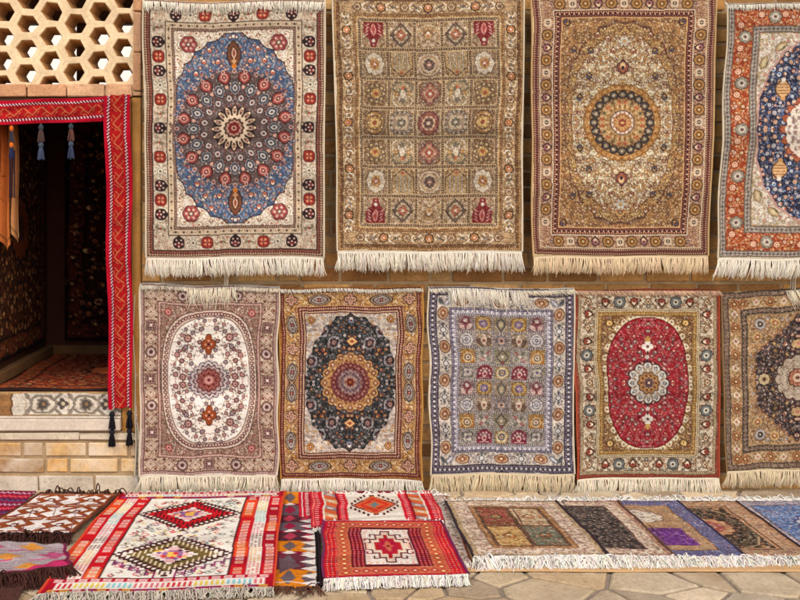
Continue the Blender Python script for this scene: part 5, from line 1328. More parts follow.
def design_tiles():
    W, H = 150, 24
    c = Cv(W, H, (206, 198, 184), k=3.0, seed=61)
    g, dk, lt = (140, 132, 122), (96, 90, 86), (212, 202, 186)
    for k in range(4):
        x = 73 + k * 44
        c.rect(x - 21, 0, x - 20, H, (170, 150, 120))
        c.poly([(x - 11, 3), (x + 5, 3), (x + 12, 9), (x + 12, 17), (x + 5, 22), (x - 11, 22), (x - 17, 17), (x - 17, 9)], g)
        c.poly([(x - 9, 5.5), (x + 3, 5.5), (x + 8.6, 10), (x + 8.6, 16), (x + 3, 20), (x - 9, 20), (x - 14, 16), (x - 14, 10)], lt)
        c.lobe(x - 3, 12.6, 7.4, g, 8, .2); c.lobe(x - 3, 12.6, 5.2, dk, 8, .2); c.disc(x - 3, 12.6, 1.8, (150, 120, 90))
        for sx in (-1, 1):
            for sy in (-1, 1): c.lens(x - 3 + sx * 16, 12.5 + sy * 8, 12, 4, sx * sy * .8, g)
        c.lobe(x + 17, 12, 6, dk, 4, .4); c.disc(x + 17, 12, 2, (196, 180, 150))
    c.rect(0, 0, 39, H, (150, 116, 78)); c.rect(37, 0, 39, H, (110, 84, 60)); c.rect(0, 0, W, 1.4, (170, 140, 100)); c.rect(0, H - 1.2, W, H, (150, 130, 104))
    return finish(down(c.a), 61, .07)
# ------------------------------------------------------------------ ground and paving
def build_ground():
    m = MB(); m.add([(-400, -400, -.03), (400, -400, -.03), (400, 400, -.03), (-400, 400, -.03)], [(0, 1, 2, 3)])
    o = m.build('ground', M_GROUND); o['kind'] = 'structure'
    m = MB(); m.add([(-4, -4, -.008), (5, -4, -.008), (5, .12, -.008), (-4, .12, -.008)], [(0, 1, 2, 3)])
    o = m.build('paving_joints', M_GROUT); o['kind'] = 'structure'
    # irregular flagstones: clipped Voronoi cells of a jittered grid
    r = np.random.default_rng(5); st = .25
    seeds = np.array([(x + r.uniform(-.16, .16) + (j % 2) * .18, y + r.uniform(-.12, .12)) for j, y in enumerate(np.arange(-4, .5, st * .8)) for x in np.arange(-4, 5, st)])
    m = MB()
    for i, s in enumerate(seeds):
        poly = [s + np.array(p) for p in ((-.6, -.6), (.6, -.6), (.6, .6), (-.6, .6))]
        dd = np.hypot(*(seeds - s).T)
        for j in np.argsort(dd)[1:16]:
            n = seeds[j] - s; L = np.hypot(*n); n = n / L; lim = L / 2 - .006
            out = []
            for k in range(len(poly)):
                a, b = poly[k], poly[(k + 1) % len(poly)]
                da, db = np.dot(a - s, n) - lim, np.dot(b - s, n) - lim
                if da <= 0: out.append(a)
                if (da < 0) != (db < 0): out.append(a + (b - a) * da / (da - db))
            poly = out
            if len(poly) < 3: break
        if len(poly) < 3: continue
        # subdivide and roughen the outline
        pts = []
        for k in range(len(poly)):
            a, b = poly[k], poly[(k + 1) % len(poly)]
            nn = max(1, int(np.hypot(*(b - a)) / .05))
            for t in range(nn): pts.append(a + (b - a) * t / nn)
        pts = np.array(pts); c0 = pts.mean(0); n = len(pts)
        pts = c0 + (pts - c0) * (1 - np.abs(r.normal(0, .012, (n, 1))))
        top = np.c_[c0 + (pts - c0) * .93, np.full(n, .0) + r.normal(0, .0012, n)]
        mid = np.c_[c0 + (pts - c0) * .985, np.full(n, -.004)]
        bot = np.c_[pts, np.full(n, -.02)]
        base = np.array([(216, 194, 158), (206, 180, 142), (196, 178, 150), (222, 202, 168), (190, 168, 138)][r.integers(5)]) * r.uniform(.9, 1.05)
        col = lin(base)[:3]
        q = [[n + k, n + (k + 1) % n, (k + 1) % n, k] for k in range(n)] + [[2 * n + k, 2 * n + (k + 1) % n, n + (k + 1) % n, n + k] for k in range(n)]
        t = [[3 * n, k, (k + 1) % n] for k in range(n)]
        m.add(np.concatenate([top, mid, bot, [[c0[0], c0[1], .001]]]), q, col, t)
    o = m.build('paving', M_FLAG); o['kind'] = 'structure'
build_ground()

# ------------------------------------------------------------------ brick wall
def brick_rows(m, x0, x1, y0, y1, cols, face=-.006, row=16.0, length=47.0, seed=1, back=.1, jm=1.5):
    """courses of chamfered bricks between photo-pixel bounds on the wall plane"""
    r = np.random.default_rng(seed); n = int(round((y1 - y0) / row)); row = (y1 - y0) / n
    for j in range(n):
        ya, yb = y1 - (j + 1) * row + jm, y1 - j * row - jm
        x = x0 - r.uniform(0, length) if j % 2 else x0 - r.uniform(0, length) * .5
        while x < x1:
            L = length * r.uniform(.86, 1.1) * (.5 if r.random() < .12 else 1)
            a, b = max(x + jm, x0 + .5), min(x + L - jm, x1 - .5)
            if b - a > 4:
                c = np.array(cols[r.integers(len(cols))]) * r.uniform(.82, 1.1)
                f = face + r.uniform(-.003, .003)
                m.box(WX(a), WX(b), f, back, WZ(yb), WZ(ya), lin(np.minimum(c, 255))[:3], .004, .0009)
            x += L
AMB = [(208, 160, 98), (194, 144, 82), (218, 176, 116), (180, 128, 74), (202, 152, 92), (160, 114, 66)]
wall = thing('brick_wall', 'amber brick wall hung with two rows of patterned carpets', 'wall', (WX(500), .1, 0))
m = MB()
brick_rows(m, 142, 990, -84, 490, AMB, seed=2)
brick_rows(m, -330, 990, -148, -84, AMB, seed=3)
brick_rows(m, -330, -30, -84, 490, AMB, seed=4)
m.build('brickwork', M_BRICK, wall)
m = MB()
m.box(WX(142), WX(990), 0, .3, WZ(490) - .02, WZ(-84)); m.box(WX(-330), WX(990), 0.001, .3, WZ(-84), WZ(-148)); m.box(WX(-330), WX(-30), 0, .3, WZ(490) - .02, WZ(-84))
m.build('mortar', M_MORTAR, wall)

# ------------------------------------------------------------------ pierced plaster screen over the door
scr = thing('lattice_screen', 'cream plaster lattice with hexagonal holes above the red trimmed doorway', 'screen', (WX(55), .05, WZ(97)))
def build_lattice():
    m = MB(); mh = MB(); y0, y1 = -.002, .13
    aw, ah = 16.0, 12.25
    ang = [0, 60, 120, 180, 240, 300]
    r = np.random.default_rng(3)
    for i in range(-2, 7):
        for j in range(-5, 6):
            cx = 4 + 24 * i; cy = 12.2 + 24.5 * j + (0 if i % 2 == 0 else 12.25) - 0.6 * i * .3
            cx -= .034 * (cy - 10)
            if cx < -52 or cx > 150 or cy > 100: continue
            rr = 11.2 + r.normal(0, .3); rh = 10.3 + r.normal(0, .25)
            ring = []
            hx = lambda R, hh, jit=0.0: [(cx + R * math.cos(math.radians(a)) + r.normal(0, jit), cy + hh * math.sin(math.radians(a)) / .866 + r.normal(0, jit)) for a in ang]
            outer = [(cx + aw * math.cos(math.radians(a)) - .034 * ah * math.sin(math.radians(a)), cy + ah * math.sin(math.radians(a)) / .866) for a in ang]
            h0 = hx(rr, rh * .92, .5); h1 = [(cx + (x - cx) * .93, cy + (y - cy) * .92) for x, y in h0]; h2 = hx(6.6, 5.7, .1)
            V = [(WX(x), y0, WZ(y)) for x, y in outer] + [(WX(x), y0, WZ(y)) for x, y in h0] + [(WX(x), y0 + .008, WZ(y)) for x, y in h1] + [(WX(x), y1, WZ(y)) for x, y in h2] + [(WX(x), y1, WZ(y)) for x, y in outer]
            V = [(x, y, max(z, WZ(95))) for x, y, z in V]
            q = []
            q2 = []
            for a, b in ((0, 6), (6, 12), (12, 18), (18, 24)):
                for k in range(6): k1 = (k + 1) % 6; (q2 if a == 12 else q).append([a + k, a + k1, b + k1, b + k])
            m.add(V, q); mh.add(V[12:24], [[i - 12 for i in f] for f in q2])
    m.build('lattice', M_PLASTER, scr); mh.build('shaded_hole_walls', M_HOLESHADE, scr)  # hole walls get the tinted material, their shade is painted in
    m = MB(); r = np.random.default_rng(8)
    pk = [(236, 190, 150), (228, 178, 138), (242, 206, 168), (222, 168, 126)]
    x = -60
    while x < 132:
        L = r.uniform(34, 50); b = min(x + L, 133)
        m.box(WX(x + .6), WX(b - .6), -.014 - r.uniform(0, .003), .12, WZ(97), WZ(84 + r.uniform(0, .8)), lin(pk[r.integers(4)])[:3], .004, .001); x += L
    y = -84
    while y < 96:
        L = r.uniform(36, 52); b = min(y + L, 97)
        m.box(WX(133.6), WX(141.6), -.016 - r.uniform(0, .003), .12, WZ(b - .6), WZ(y + .6), lin(pk[r.integers(4)])[:3], .004, .001); y += L
    m.build('brick_frame', M_BRICK, scr)
build_lattice()
wf = thing('window_frame', 'dark timber window frame standing behind the plaster lattice', 'window frame', (WX(60), .4, 2.02))
m = MB(); m.box(-1.9, -.7, .36, .44, 2.40, 2.62, (1, 1, 1), .006); m.box(-1.255, -1.15, .37, .43, 2.02, 2.40, (1, 1, 1), .006)
m.build('frame', M_DARKWOOD, wf)

ww = MB(); ww.box(-9, 5, 7.0, 7.3, -.02, 7.5, (1, 1, 1), .02); tag(ww.build('sky_backdrop', M_WHITE), 'white backdrop added behind the plaster lattice, standing in for bright sky', 'wall')  # added so the holes show white; takes the place of overexposed sky

# ------------------------------------------------------------------ the shop room behind the door
RX0, RX1, RY1, RZ0, RZ1 = WX(-21), .4, 1.29, .49, 2.0
room = thing('shop_room', 'dark shop interior seen through the doorway, walls of shade-darkened brown plaster', 'room', (-1.0, .7, RZ0))
m = MB()
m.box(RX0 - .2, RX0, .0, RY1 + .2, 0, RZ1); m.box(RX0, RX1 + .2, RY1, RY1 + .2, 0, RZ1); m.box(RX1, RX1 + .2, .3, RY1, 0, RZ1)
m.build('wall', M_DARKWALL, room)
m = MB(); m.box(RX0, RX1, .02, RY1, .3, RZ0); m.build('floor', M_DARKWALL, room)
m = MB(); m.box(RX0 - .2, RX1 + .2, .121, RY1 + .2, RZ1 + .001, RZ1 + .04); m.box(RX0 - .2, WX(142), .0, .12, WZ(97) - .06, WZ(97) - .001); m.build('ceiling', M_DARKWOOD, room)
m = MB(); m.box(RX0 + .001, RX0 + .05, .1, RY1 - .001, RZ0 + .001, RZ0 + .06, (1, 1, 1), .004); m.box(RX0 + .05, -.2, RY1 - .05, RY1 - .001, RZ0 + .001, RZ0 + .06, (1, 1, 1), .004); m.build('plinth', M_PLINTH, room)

# ------------------------------------------------------------------ rugs
COT = np.array(lin((246, 238, 222))[:3])
def wob(r, amp, n=3):
    f = r.uniform(.6, 2.6, n); p = r.uniform(0, 6.28, n); a = r.normal(0, amp / math.sqrt(n), n)
    return lambda t: sum(a[i] * np.sin(6.283 * f[i] * t + p[i]) for i in range(n))

def sheet(name, img, pos, th, back, mat, parent):
    """knotted sheet: one vertex per knot, turned edges and a plain back"""
    h, w, _ = img.shape
    U, V = np.meshgrid(np.linspace(0, 1, w), np.linspace(0, 1, h))
    P = pos(U.ravel(), V.ravel())
    I = np.arange(h * w).reshape(h, w)
    q = np.stack([I[:-1, :-1], I[1:, :-1], I[1:, 1:], I[:-1, 1:]], -1).reshape(-1, 4)
    bd = np.concatenate([I[0, :-1], I[:-1, -1], I[-1, :0:-1], I[:0:-1, 0]])
    nb = len(bd); B = P[bd] + np.array(back) * th
    k = np.arange(nb); k1 = (k + 1) % nb; o = h * w
    q2 = np.stack([bd[k1], bd[k], o + k, o + k1], -1)[:, ::-1]
    # plain back: a coarser copy of the same surface
    ri = np.unique(np.r_[np.arange(0, h, max(1, h // 40)), h - 1]); ci = np.unique(np.r_[np.arange(0, w, max(1, w // 40)), w - 1])
    BK = P[I[np.ix_(ri, ci)].ravel()] + np.array(back) * th
    J = o + nb + np.arange(len(ri) * len(ci)).reshape(len(ri), len(ci))
    q3 = np.stack([J[:-1, :-1], J[:-1, 1:], J[1:, 1:], J[1:, :-1]], -1).reshape(-1, 4)
    C = img.reshape(-1, 3)
    CB = C[bd] * .7 + .02; CK = C[I[np.ix_(ri, ci)].ravel()] * .5 + .1
    return make_obj(name, np.concatenate([P, B, BK]), np.concatenate([q, q2, q3]), mat, parent, np.concatenate([C, CB, CK]))

def yarn_cols(r, n, base, var=.14):
    c = np.array(base)[None] * (1 + r.normal(0, var, (n, 1))) * (1 + r.normal(0, .04, (n, 3)))
    return np.clip(c, .004, .9)

def hang_fringe(parent, name, pos, u0, u1, v, width, length, r, base=COT, lean=0.0, out=.006, clump=.0065, per=6, fold=False, rad=.0014, lenvar=.10):
    """knotted clumps of warp yarn hanging from an edge"""
    n = max(2, int(width * (u1 - u0) / clump))
    uc = u0 + (u1 - u0) * (np.arange(n) + r.uniform(.2, .8, n)) / n
    U = np.repeat(uc, per) + r.normal(0, clump * .22 / width, n * per)
    B = pos(np.clip(U, 0, 1), np.full(len(U), v)); N_ = len(U)
    L = length * (1 + r.normal(0, lenvar, N_)); L = np.maximum(L, length * .35)
    cl = np.repeat(r.normal(lean, .12, n) + .1 * np.sin(np.linspace(0, 18, n) + r.uniform(0, 6)), per)
    dx = (cl + r.normal(0, .10, N_)) * L; oy = np.repeat(r.normal(0, .004, n), per) + r.normal(0, .003, N_)
    t = np.linspace(0, 1, 6)[None, :]
    P = np.empty((N_, 6, 3))
    pinch = (np.repeat(pos(np.clip(uc, 0, 1), np.full(n, v))[:, 0], per) - B[:, 0])[:, None]
    P[:, :, 0] = B[:, 0:1] + dx[:, None] * t ** 1.3 + pinch * np.exp(-((t - .22) / .13) ** 2) * .55 + r.normal(0, .0012, (N_, 6)) * t
    if fold:
        P[:, :, 1] = B[:, 1:2] - out * np.minimum(1, t * 5) - np.abs(oy)[:, None] * t
        P[:, :, 2] = B[:, 2:3] + .006 * np.sin(np.minimum(1, t * 4) * PI) - L[:, None] * t
    else:
        P[:, :, 1] = B[:, 1:2] - out * t * (1 - t) * 2 + oy[:, None] * t
        P[:, :, 2] = B[:, 2:3] - L[:, None] * t
    m = MB(); m.tubes(P, np.array([1.0, 1.05, 1.1, 1.0, .85, .5]) * rad, yarn_cols(r, N_, base), 4)
    return m.build(name, M_YARN, parent, True)

def edge_cord(parent, name, pos, u, rad, col, n=60):
    t = np.linspace(0, 1, n); P = pos(np.full(n, u), t)[None]
    m = MB(); m.tubes(P, rad, lin(col)[:3], 6); return m.build(name, M_YARN, parent, True)

def hung_rug(label, img, TL, TR, BL, BR, off, mat, seed, cord=(226, 212, 186), frl=14, top=None, base=COT, wave=.011, cat='carpet', group=None, tie=None, lean=0.0, name='hanging_carpet', selv=True):
    r = np.random.default_rng(seed)
    Q = np.array([TL, TR, BL, BR], float)
    wl, wr, wt, wb_ = wob(r, 1.0), wob(r, 1.0), wob(r, .7), wob(r, .7)
    cu, cv_, ca = r.uniform(.4, .6), r.uniform(.42, .6), r.uniform(.3, .8)
    w1, w2, w3 = wob(r, 1.0, 3), wob(r, 1.0, 3), wob(r, .8, 4)
    def pos(u, v):
        px = (Q[0, 0] * (1 - u) + Q[1, 0] * u) * (1 - v) + (Q[2, 0] * (1 - u) + Q[3, 0] * u) * v + wl(v) * (1 - u) + wr(v) * u
        py = (Q[0, 1] * (1 - u) + Q[1, 1] * u) * (1 - v) + (Q[2, 1] * (1 - u) + Q[3, 1] * u) * v + wt(u) * (1 - v) + wb_(u) * v
        s = (D - off) / D
        y = -off - wave * (w1(u) * (.35 + .65 * v) + .7 * w2(u * .7 + v * .5) + .35 * w3(v)) - .022 * (2 * np.abs(u - .5)) ** 8 * v ** 3 - ca * .005 * np.exp(-((v - cv_) / .02) ** 2) - ca * .004 * np.exp(-((u - cu) / .025) ** 2) + ca * .004 * np.exp(-((v - cv_ * .5) / .02) ** 2)
        y = y + .030 * np.clip(1 - v / .022, 0, 1) ** 2          # the top turns back over its fixing
        return np.stack([(px - VX) * K * s, y, EYE - (py - VY) * K * s], -1)
    b = pos(np.array([.5]), np.array([1.0]))[0]
    root = thing(name, label, cat, (b[0], b[1], b[2]), group)
    sheet('pile', img, pos, .006, (0, 1, 0), mat, root)
    width = (TR[0] - TL[0]) * K
    if selv:
        edge_cord(root, 'selvedge', pos, 0.0, .0042, cord); edge_cord(root, 'selvedge', pos, 1.0, .0042, cord)
    # woven end band, then the fringe
    bw = 2.2 * K
    def pos2(u, v):
        p = pos(u, np.ones_like(u)); p[:, 2] -= v * bw; p[:, 1] += .001; return p
    eb = np.empty((5, max(8, int(width / .006)), 3)); eb[:] = base * 1.0; eb *= 1 + r.normal(0, .06, eb.shape[:2])[..., None]
    sheet('end_band', eb, pos2, .004, (0, 1, 0), M_YARN, root)
    f0 = lambda u, v: pos2(u, np.full_like(u, .9))
    hang_fringe(root, 'fringe', f0, 0.0, 1.0, 1.0, width, frl * K, r, base, lean)
    if top:
        for (u0, u1, ln, le, fb) in top:
            hang_fringe(root, 'folded_fringe', pos, u0, u1, .012, width, ln * K, r, fb if fb is not None else base, le, .008, fold=True, lenvar=.3)
    if tie:
        m = MB()
        for tx, ty0, ty1 in tie:
            P = np.array([[(WX(tx + d + .4 * math.sin(k), off * .4), -off * .4 - .004 * d, WZ(ty0 + (ty1 - ty0) * k / 5, off * .4)) for k in range(6)] for d in (-1.6, 0, 1.6)])
            m.tubes(P, .0045, lin((244, 232, 206))[:3], 6)
        m.build('hanging_tie', M_CORD, root, True)
    return root

U_OFF, L_OFF = .095, .028
hung_rug('blue field carpet with a dark starburst medallion, beside the doorway in the upper row', design_blue_medallion(), (143, -1), (325, -1), (147, 257), (324, 257), U_OFF, M_SILK, 1, frl=15, top=[(0, 1, 7, 0.0, None)], group='upper row of hanging carpets', lean=.08)
hung_rug('tan carpet of square garden panels with red vases in its four corners', design_garden_panels(), (333, -6), (524, -6), (338, 251), (521, 251), U_OFF, M_SILK, 2, frl=16, group='upper row of hanging carpets', lean=.05)
hung_rug('gold and cream carpet with a round beaded medallion and purple brown borders', design_gold_round_medallion(), (530, -11), (717, -11), (533, 256), (707, 256), U_OFF, M_SILK, 3, cord=(206, 170, 120), frl=14, base=np.array(lin((240, 216, 180))[:3]), group='upper row of hanging carpets')
hung_rug('navy carpet with a wide rust orange floral border, rightmost in upper row', design_rust_border(), (729, 1), (914, 1), (716, 258), (905, 258), U_OFF, M_SILK, 4, frl=16, top=[(0, 1, 4, .1, None)], group='upper row of hanging carpets', lean=-.12)

lg = 'lower row of hanging carpets'
cream2 = np.array(lin((242, 232, 210))[:3]); tan2 = np.array(lin((232, 214, 180))[:3])
hung_rug('ivory oval carpet with a rust star medallion, hanging next to the step', design_ivory_oval(), (140, 284), (279, 286), (141, 475), (277, 475), .042, M_WOOL, 5, frl=14, base=cream2, top=[(.34, .68, 12, .02, cream2), (0, .34, 3, .3, None), (.68, 1, 3, -.2, None)], group=lg, tie=[(226, 262, 296)], wave=.006)
hung_rug('gold bordered carpet with a black elliptical field, in the lower row', design_black_ellipse(), (279, 287), (423, 287), (280, 478), (421, 479), L_OFF, M_WOOL, 6, cord=(196, 146, 76), frl=12, top=[(0, 1, 2.5, .5, None)], group=lg, wave=.006)
hung_rug('lilac grey carpet with a grid of little squares, white fringe folded over', design_lilac_grid(), (428, 287), (574, 288), (431, 474), (573, 473), L_OFF, M_WOOL, 7, frl=17, base=tan2, top=[(.13, .66, 13, .18, COT), (.6, 1, 3.5, .9, cream2), (0, .14, 3, .5, COT)], group=lg, wave=.006)
hung_rug('red oval carpet with a white medallion and an ivory floral border', design_red_oval(), (574, 289), (720, 289), (576, 478), (718, 477), L_OFF, M_WOOL, 8, cord=(176, 80, 54), frl=16, base=cream2, top=[(0, 1, 3.5, .7, np.array(lin((226, 190, 160))[:3]))], group=lg, wave=.006)
hung_rug('tan carpet with a black pointed medallion, at the right end of the lower row', design_dark_diamond(), (722, 292), (873, 284), (725, 470), (871, 469), L_OFF, M_WOOL, 9, cord=(150, 116, 80), frl=14, base=tan2, top=[(.42, .7, 12, .4, cream2)], group=lg, tie=[(793, 262, 292)], wave=.006)
# the pale rug whose edge shows behind the ivory oval one
r0 = panel_rug(37, 60, 90, [(0, (232, 220, 200), None), (2, (196, 150, 130), IVP), (12, (230, 214, 196), None)], lambda c, f, X, Y: None)
hung_rug('pale carpet hanging behind the ivory oval carpet, only its left edge showing', r0, (134, 291), (195, 291), (136, 474), (195, 474), .010, M_WOOL, 10, frl=10, group=lg, wave=.001, name='hanging_carpet')

# ------------------------------------------------------------------ rugs on the floor
def floor_fringe(parent, name, pos, v, out, r, length, base, width, dens=.0055, rad=.0022, lift=.010, u0=0.0, u1=1.0, curlx=.5, per=2, zf=.004):
    n = int(width * (u1 - u0) / dens)
    U = np.repeat(u0 + (u1 - u0) * (np.arange(n) + r.uniform(0, 1, n)) / n, per)
    B = pos(U, np.full(len(U), v)); N_ = len(U)
    L = length * (1 + r.normal(0, .2, N_)); L = np.maximum(L, .3 * length)
    a = np.repeat(r.normal(0, curlx * .6, n), per) + r.normal(0, curlx * .5, N_)
    o = np.array(out, float); o /= np.hypot(*o); s = np.array([o[1], -o[0]])
    t = np.linspace(0, 1, 7)[None, :]
    bend = r.normal(0, .35, N_)[:, None]
    P = np.empty((N_, 7, 3)); wig = r.normal(0, .0022, (N_, 7)) * t
    fo = L[:, None] * t * np.cos(a)[:, None]; sd_ = L[:, None] * (np.sin(a)[:, None] * t + bend * t ** 2 * .5) + wig
    P[:, :, 0] = B[:, 0:1] + o[0] * fo + s[0] * sd_
    P[:, :, 1] = B[:, 1:2] + o[1] * fo + s[1] * sd_
    zz = np.abs(r.normal(0, lift, N_))[:, None]
    P[:, :, 2] = np.maximum(zf + r.uniform(0, .004, (N_, 1)), B[:, 2:3] * (1 - t) ** 1.5 + zz * np.sin(t * PI) ** 1.2)
    m = MB(); m.tubes(P, np.array([1, 1.1, 1.1, 1, 1, .85, .5]) * rad, yarn_cols(r, N_, base, .12), 4)
    return m.build(name, M_YARN, parent, True)

def floor_rug(label, img, TL, TR, BL, BR, z, mat, seed, front=None, back=None, wave=.003, th=.006, cat='rug', group='rugs laid out on the paving', cord=None, name='floor_rug', lift=None):
    r = np.random.default_rng(seed)
    A = [np.array(FP(p[0], p[1], z)) for p in (TL, TR, BL, BR)]
    w1, w2, w3 = wob(r, 1, 4), wob(r, 1, 4), wob(r, 1, 4); e1, e2, e3, e4 = (wob(r, .004) for _ in range(4))
    def pos(u, v):
        u_, v_ = u[:, None], v[:, None]
        p = (A[0] * (1 - u_) + A[1] * u_) * (1 - v_) + (A[2] * (1 - u_) + A[3] * u_) * v_
        x = p[:, 0] + e1(v) * (1 - u) + e2(v) * u; y = p[:, 1] + e3(u) * (1 - v) + e4(u) * v
        zz = z + wave * (.5 + .25 * w1(u * 1.3 + .2 * v) + .25 * w2(v * 1.1 + .3 * u) + .2 * w3(u * 2.1 - v))
        if lift is not None: zz = zz + lift(u, v)
        return np.stack([x, y, np.maximum(zz, z)], -1)
    b = pos(np.array([.5]), np.array([.5]))[0]
    root = thing(name, label, cat, (b[0], b[1], z - th), group)
    sheet('pile', img, pos, th, (0, 0, -1), mat, root)
    wT = np.hypot(*(A[1] - A[0])); wB = np.hypot(*(A[3] - A[2]))
    dv = (A[2] + A[3] - A[0] - A[1])
    if cord:
        edge_cord(root, 'selvedge', pos, 0.0, .005, cord); edge_cord(root, 'selvedge', pos, 1.0, .005, cord)
    if front: floor_fringe(root, 'fringe', pos, 1.0, dv, r, front[0], front[1], wB, **(front[2] if len(front) > 2 else {}))
    if back: floor_fringe(root, 'fringe', pos, 0.0, -dv, r, back[0], back[1], wT, **(back[2] if len(back) > 2 else {}))
    return root
WHT = np.array(lin((246, 240, 230))[:3]); BRN = np.array(lin((74, 44, 38))[:3]); GRF = np.array(lin((206, 196, 180))[:3])

# tan ground cloth under the row of mats
pc = np.empty((60, 200, 3)); pc[:] = lin((214, 172, 122))[:3]; pc *= 1 + RNG.normal(0, .05, pc.shape[:2])[..., None]
floor_rug('plain tan ground cloth spread under the row of small mats', pc, (441, 499), (990, 499), (462, 571), (1120, 571), .006, M_KILIM, 41, wave=.002, th=.004, cat='ground cloth', group=None, name='ground_cloth')
wide = dict(dens=.0042, rad=.0026, lift=.012, curlx=.8, per=3)
wideb = dict(dens=.0036, rad=.0024, lift=.013, curlx=.8, per=3)
mg = 'small pile mats in the overlapping row on the paving'
floor_rug('pale blue mat at the right end of the overlapping row', design_blue_mat(), (726, 501), (850, 501), (800, 557), (948, 557), .018, M_SILK, 42, (.055, WHT, wide), (.065, WHT, wideb), group=mg, cord=(120, 90, 80), name='floor_mat')
floor_rug('dark mat with an arched medallion panel, between purple and pale blue mats', design_dark_arch(), (622, 501), (736, 501), (680, 557), (815, 557), .023, M_SILK, 43, (.055, WHT, wide), (.065, WHT, wideb), group=mg, cord=(70, 56, 56), name='floor_mat')
floor_rug('blue bordered mat with a bright purple panel', design_purple_panels(), (560, 501), (677, 501), (612, 557), (748, 557), .028, M_SILK, 44, (.055, WHT, wide), (.065, WHT, wideb), group=mg, cord=(70, 60, 80), name='floor_mat')
floor_rug('mat with a speckled black field and cream floral border', design_black_field(), (506, 501), (618, 501), (542, 556), (675, 556), .033, M_SILK, 45, (.055, WHT, wide), (.065, WHT, wideb), group=mg, cord=(110, 80, 70), name='floor_mat')
floor_rug('cream mat with four coloured panels, at the left end of the overlapping row', design_four_panels(), (445, 501), (557, 501), (473, 557), (609, 555), .038, M_SILK, 46, (.055, WHT, wide), (.065, WHT, wideb), group=mg, cord=(60, 50, 56), name='floor_mat')

floor_rug('pale floral rug mostly covered by the two red rugs, edge beside four panel mat', design_pale_floral(), (330, 496), (446, 496), (340, 563), (473, 563), .014, M_WOOL, 47, (.03, WHT), (.05, WHT, wide))
floor_rug('red kilim with an orange stepped lozenge on white, half under a smaller red rug', design_red_band_kilim(), (311, 492), (430, 491), (313, 529), (444, 521), .022, M_KILIM, 48, (.02, WHT, dict(dens=.004, rad=.0022)), None, cord=(206, 40, 60))
floor_rug('small red orange rug with a dark cross on its white centre', design_red_small(), (323, 521), (441, 521), (323, 579), (468, 574), .036, M_KILIM, 49, (.032, WHT, dict(dens=.0038, rad=.0026, curlx=.25)), (.012, WHT, dict(dens=.004)), cord=(120, 50, 90), th=.02)
floor_rug('dark purple and orange kilim with white saw teeth, beside the big cream kilim', design_tooth_kilim(), (256, 492), (314, 492), (238, 586), (322, 587), .010, M_KILIM, 50, (.07, np.array(lin((110, 72, 56))[:3]), dict(dens=.007, rad=.002, curlx=.6)), None, cord=(50, 36, 40))
floor_rug('big cream kilim with two stepped lozenges and red side borders', design_cream_kilim(), (119, 493), (284, 491), (35, 594), (273, 588), .022, M_KILIM, 51, (.045, GRF, dict(dens=.005, rad=.0024, curlx=.6)), (.02, WHT), cord=(226, 80, 50), wave=.005)
floor_rug('white kilim covered in rust brown hooks, with dark brown wool fringes', design_hook_kilim(), (40, 494), (119, 494), (-24, 533), (73, 533), .034, M_KILIM, 52, (.07, BRN, dict(dens=.005, rad=.003, lift=.016, curlx=.7)), (.05, BRN, dict(dens=.006, rad=.003, lift=.022, curlx=.9)), cord=(96, 56, 44))
floor_rug('grey kilim with orange and pink lozenges, shaggy brown fringe at its front', design_blob_kilim(), (-60, 541), (64, 545), (-84, 584), (70, 566), .046, M_KILIM, 53, (.075, BRN, dict(dens=.004, rad=.003, lift=.014, curlx=.6)), None, wave=.008, cord=(120, 40, 76))
floor_rug('magenta kilim with zigzag stripes, in the corner under the step', design_magenta_kilim(), (-70, 491), (36, 491), (-100, 530), (0, 524), .012, M_KILIM, 54, None, None)
bw_ = np.empty((50, 90, 3)); bw_[:] = lin((84, 52, 44))[:3]; bw_ *= 1 + RNG.normal(0, .2, bw_.shape[:2])[..., None]
floor_rug('shaggy dark brown wool rug under the grey kilim', bw_, (-70, 560), (34, 566), (-90, 612), (16, 604), .014, M_WOOL, 55, (.06, BRN, dict(dens=.006, rad=.003)), None)

# ------------------------------------------------------------------ doorway: post, step, trim, tassels
post = MB(); post.box(WX(131.5), WX(141.5), -.012, .14, WZ(432), WZ(97.4), (1, 1, 1), .006, .001); post.box(WX(122), WX(131), -.004, .14, WZ(432), WZ(97.6), (1, 1, 1), .005, .001)
tag(post.build('door_post', M_WOOD), 'amber wooden door post beside the red trim', 'door post')
step = thing('door_step', 'whitewashed brick step under the shop doorway, tiled along its edge', 'step', (WX(55), .05, 0))
m = MB()
ti = design_tiles()
def tpos(u, v): return np.stack([WX(-25 + 146 * u), np.full_like(u, -.008), WZ(392.5 + 23 * v)], -1)
sheet('tile_band', ti, tpos, .1, (0, 1, 0), M_BRICK, step)
m.box(WX(-28), WX(121.5), -.03, .14, WZ(429.5), WZ(418), (1, 1, 1), .004, .001); m.box(WX(-28), WX(121.5), -.024, .14, WZ(417.4), WZ(415.6), (1, 1, 1), .001)
m.build('timber_sill', M_SILL, step)
m = MB()
brick_rows(m, -29, 142, 441, 473, [(228, 188, 130), (234, 198, 144), (220, 174, 112), (212, 166, 108)], face=-.012, row=16, length=48, seed=9)
m.build('brick_course', M_BRICKLIME, step)
m = MB(); x = -29; r_ = np.random.default_rng(4)
while x < 141:
    L = r_.uniform(40, 70); b = min(142, x + L); m.box(WX(x + .8), WX(b - .8), -.016, .12, WZ(490) - .01, WZ(475), lin((214, 202, 184))[:3], .006, .002)
    x += L
m.build('stone_course', M_BRICKLIME, step)
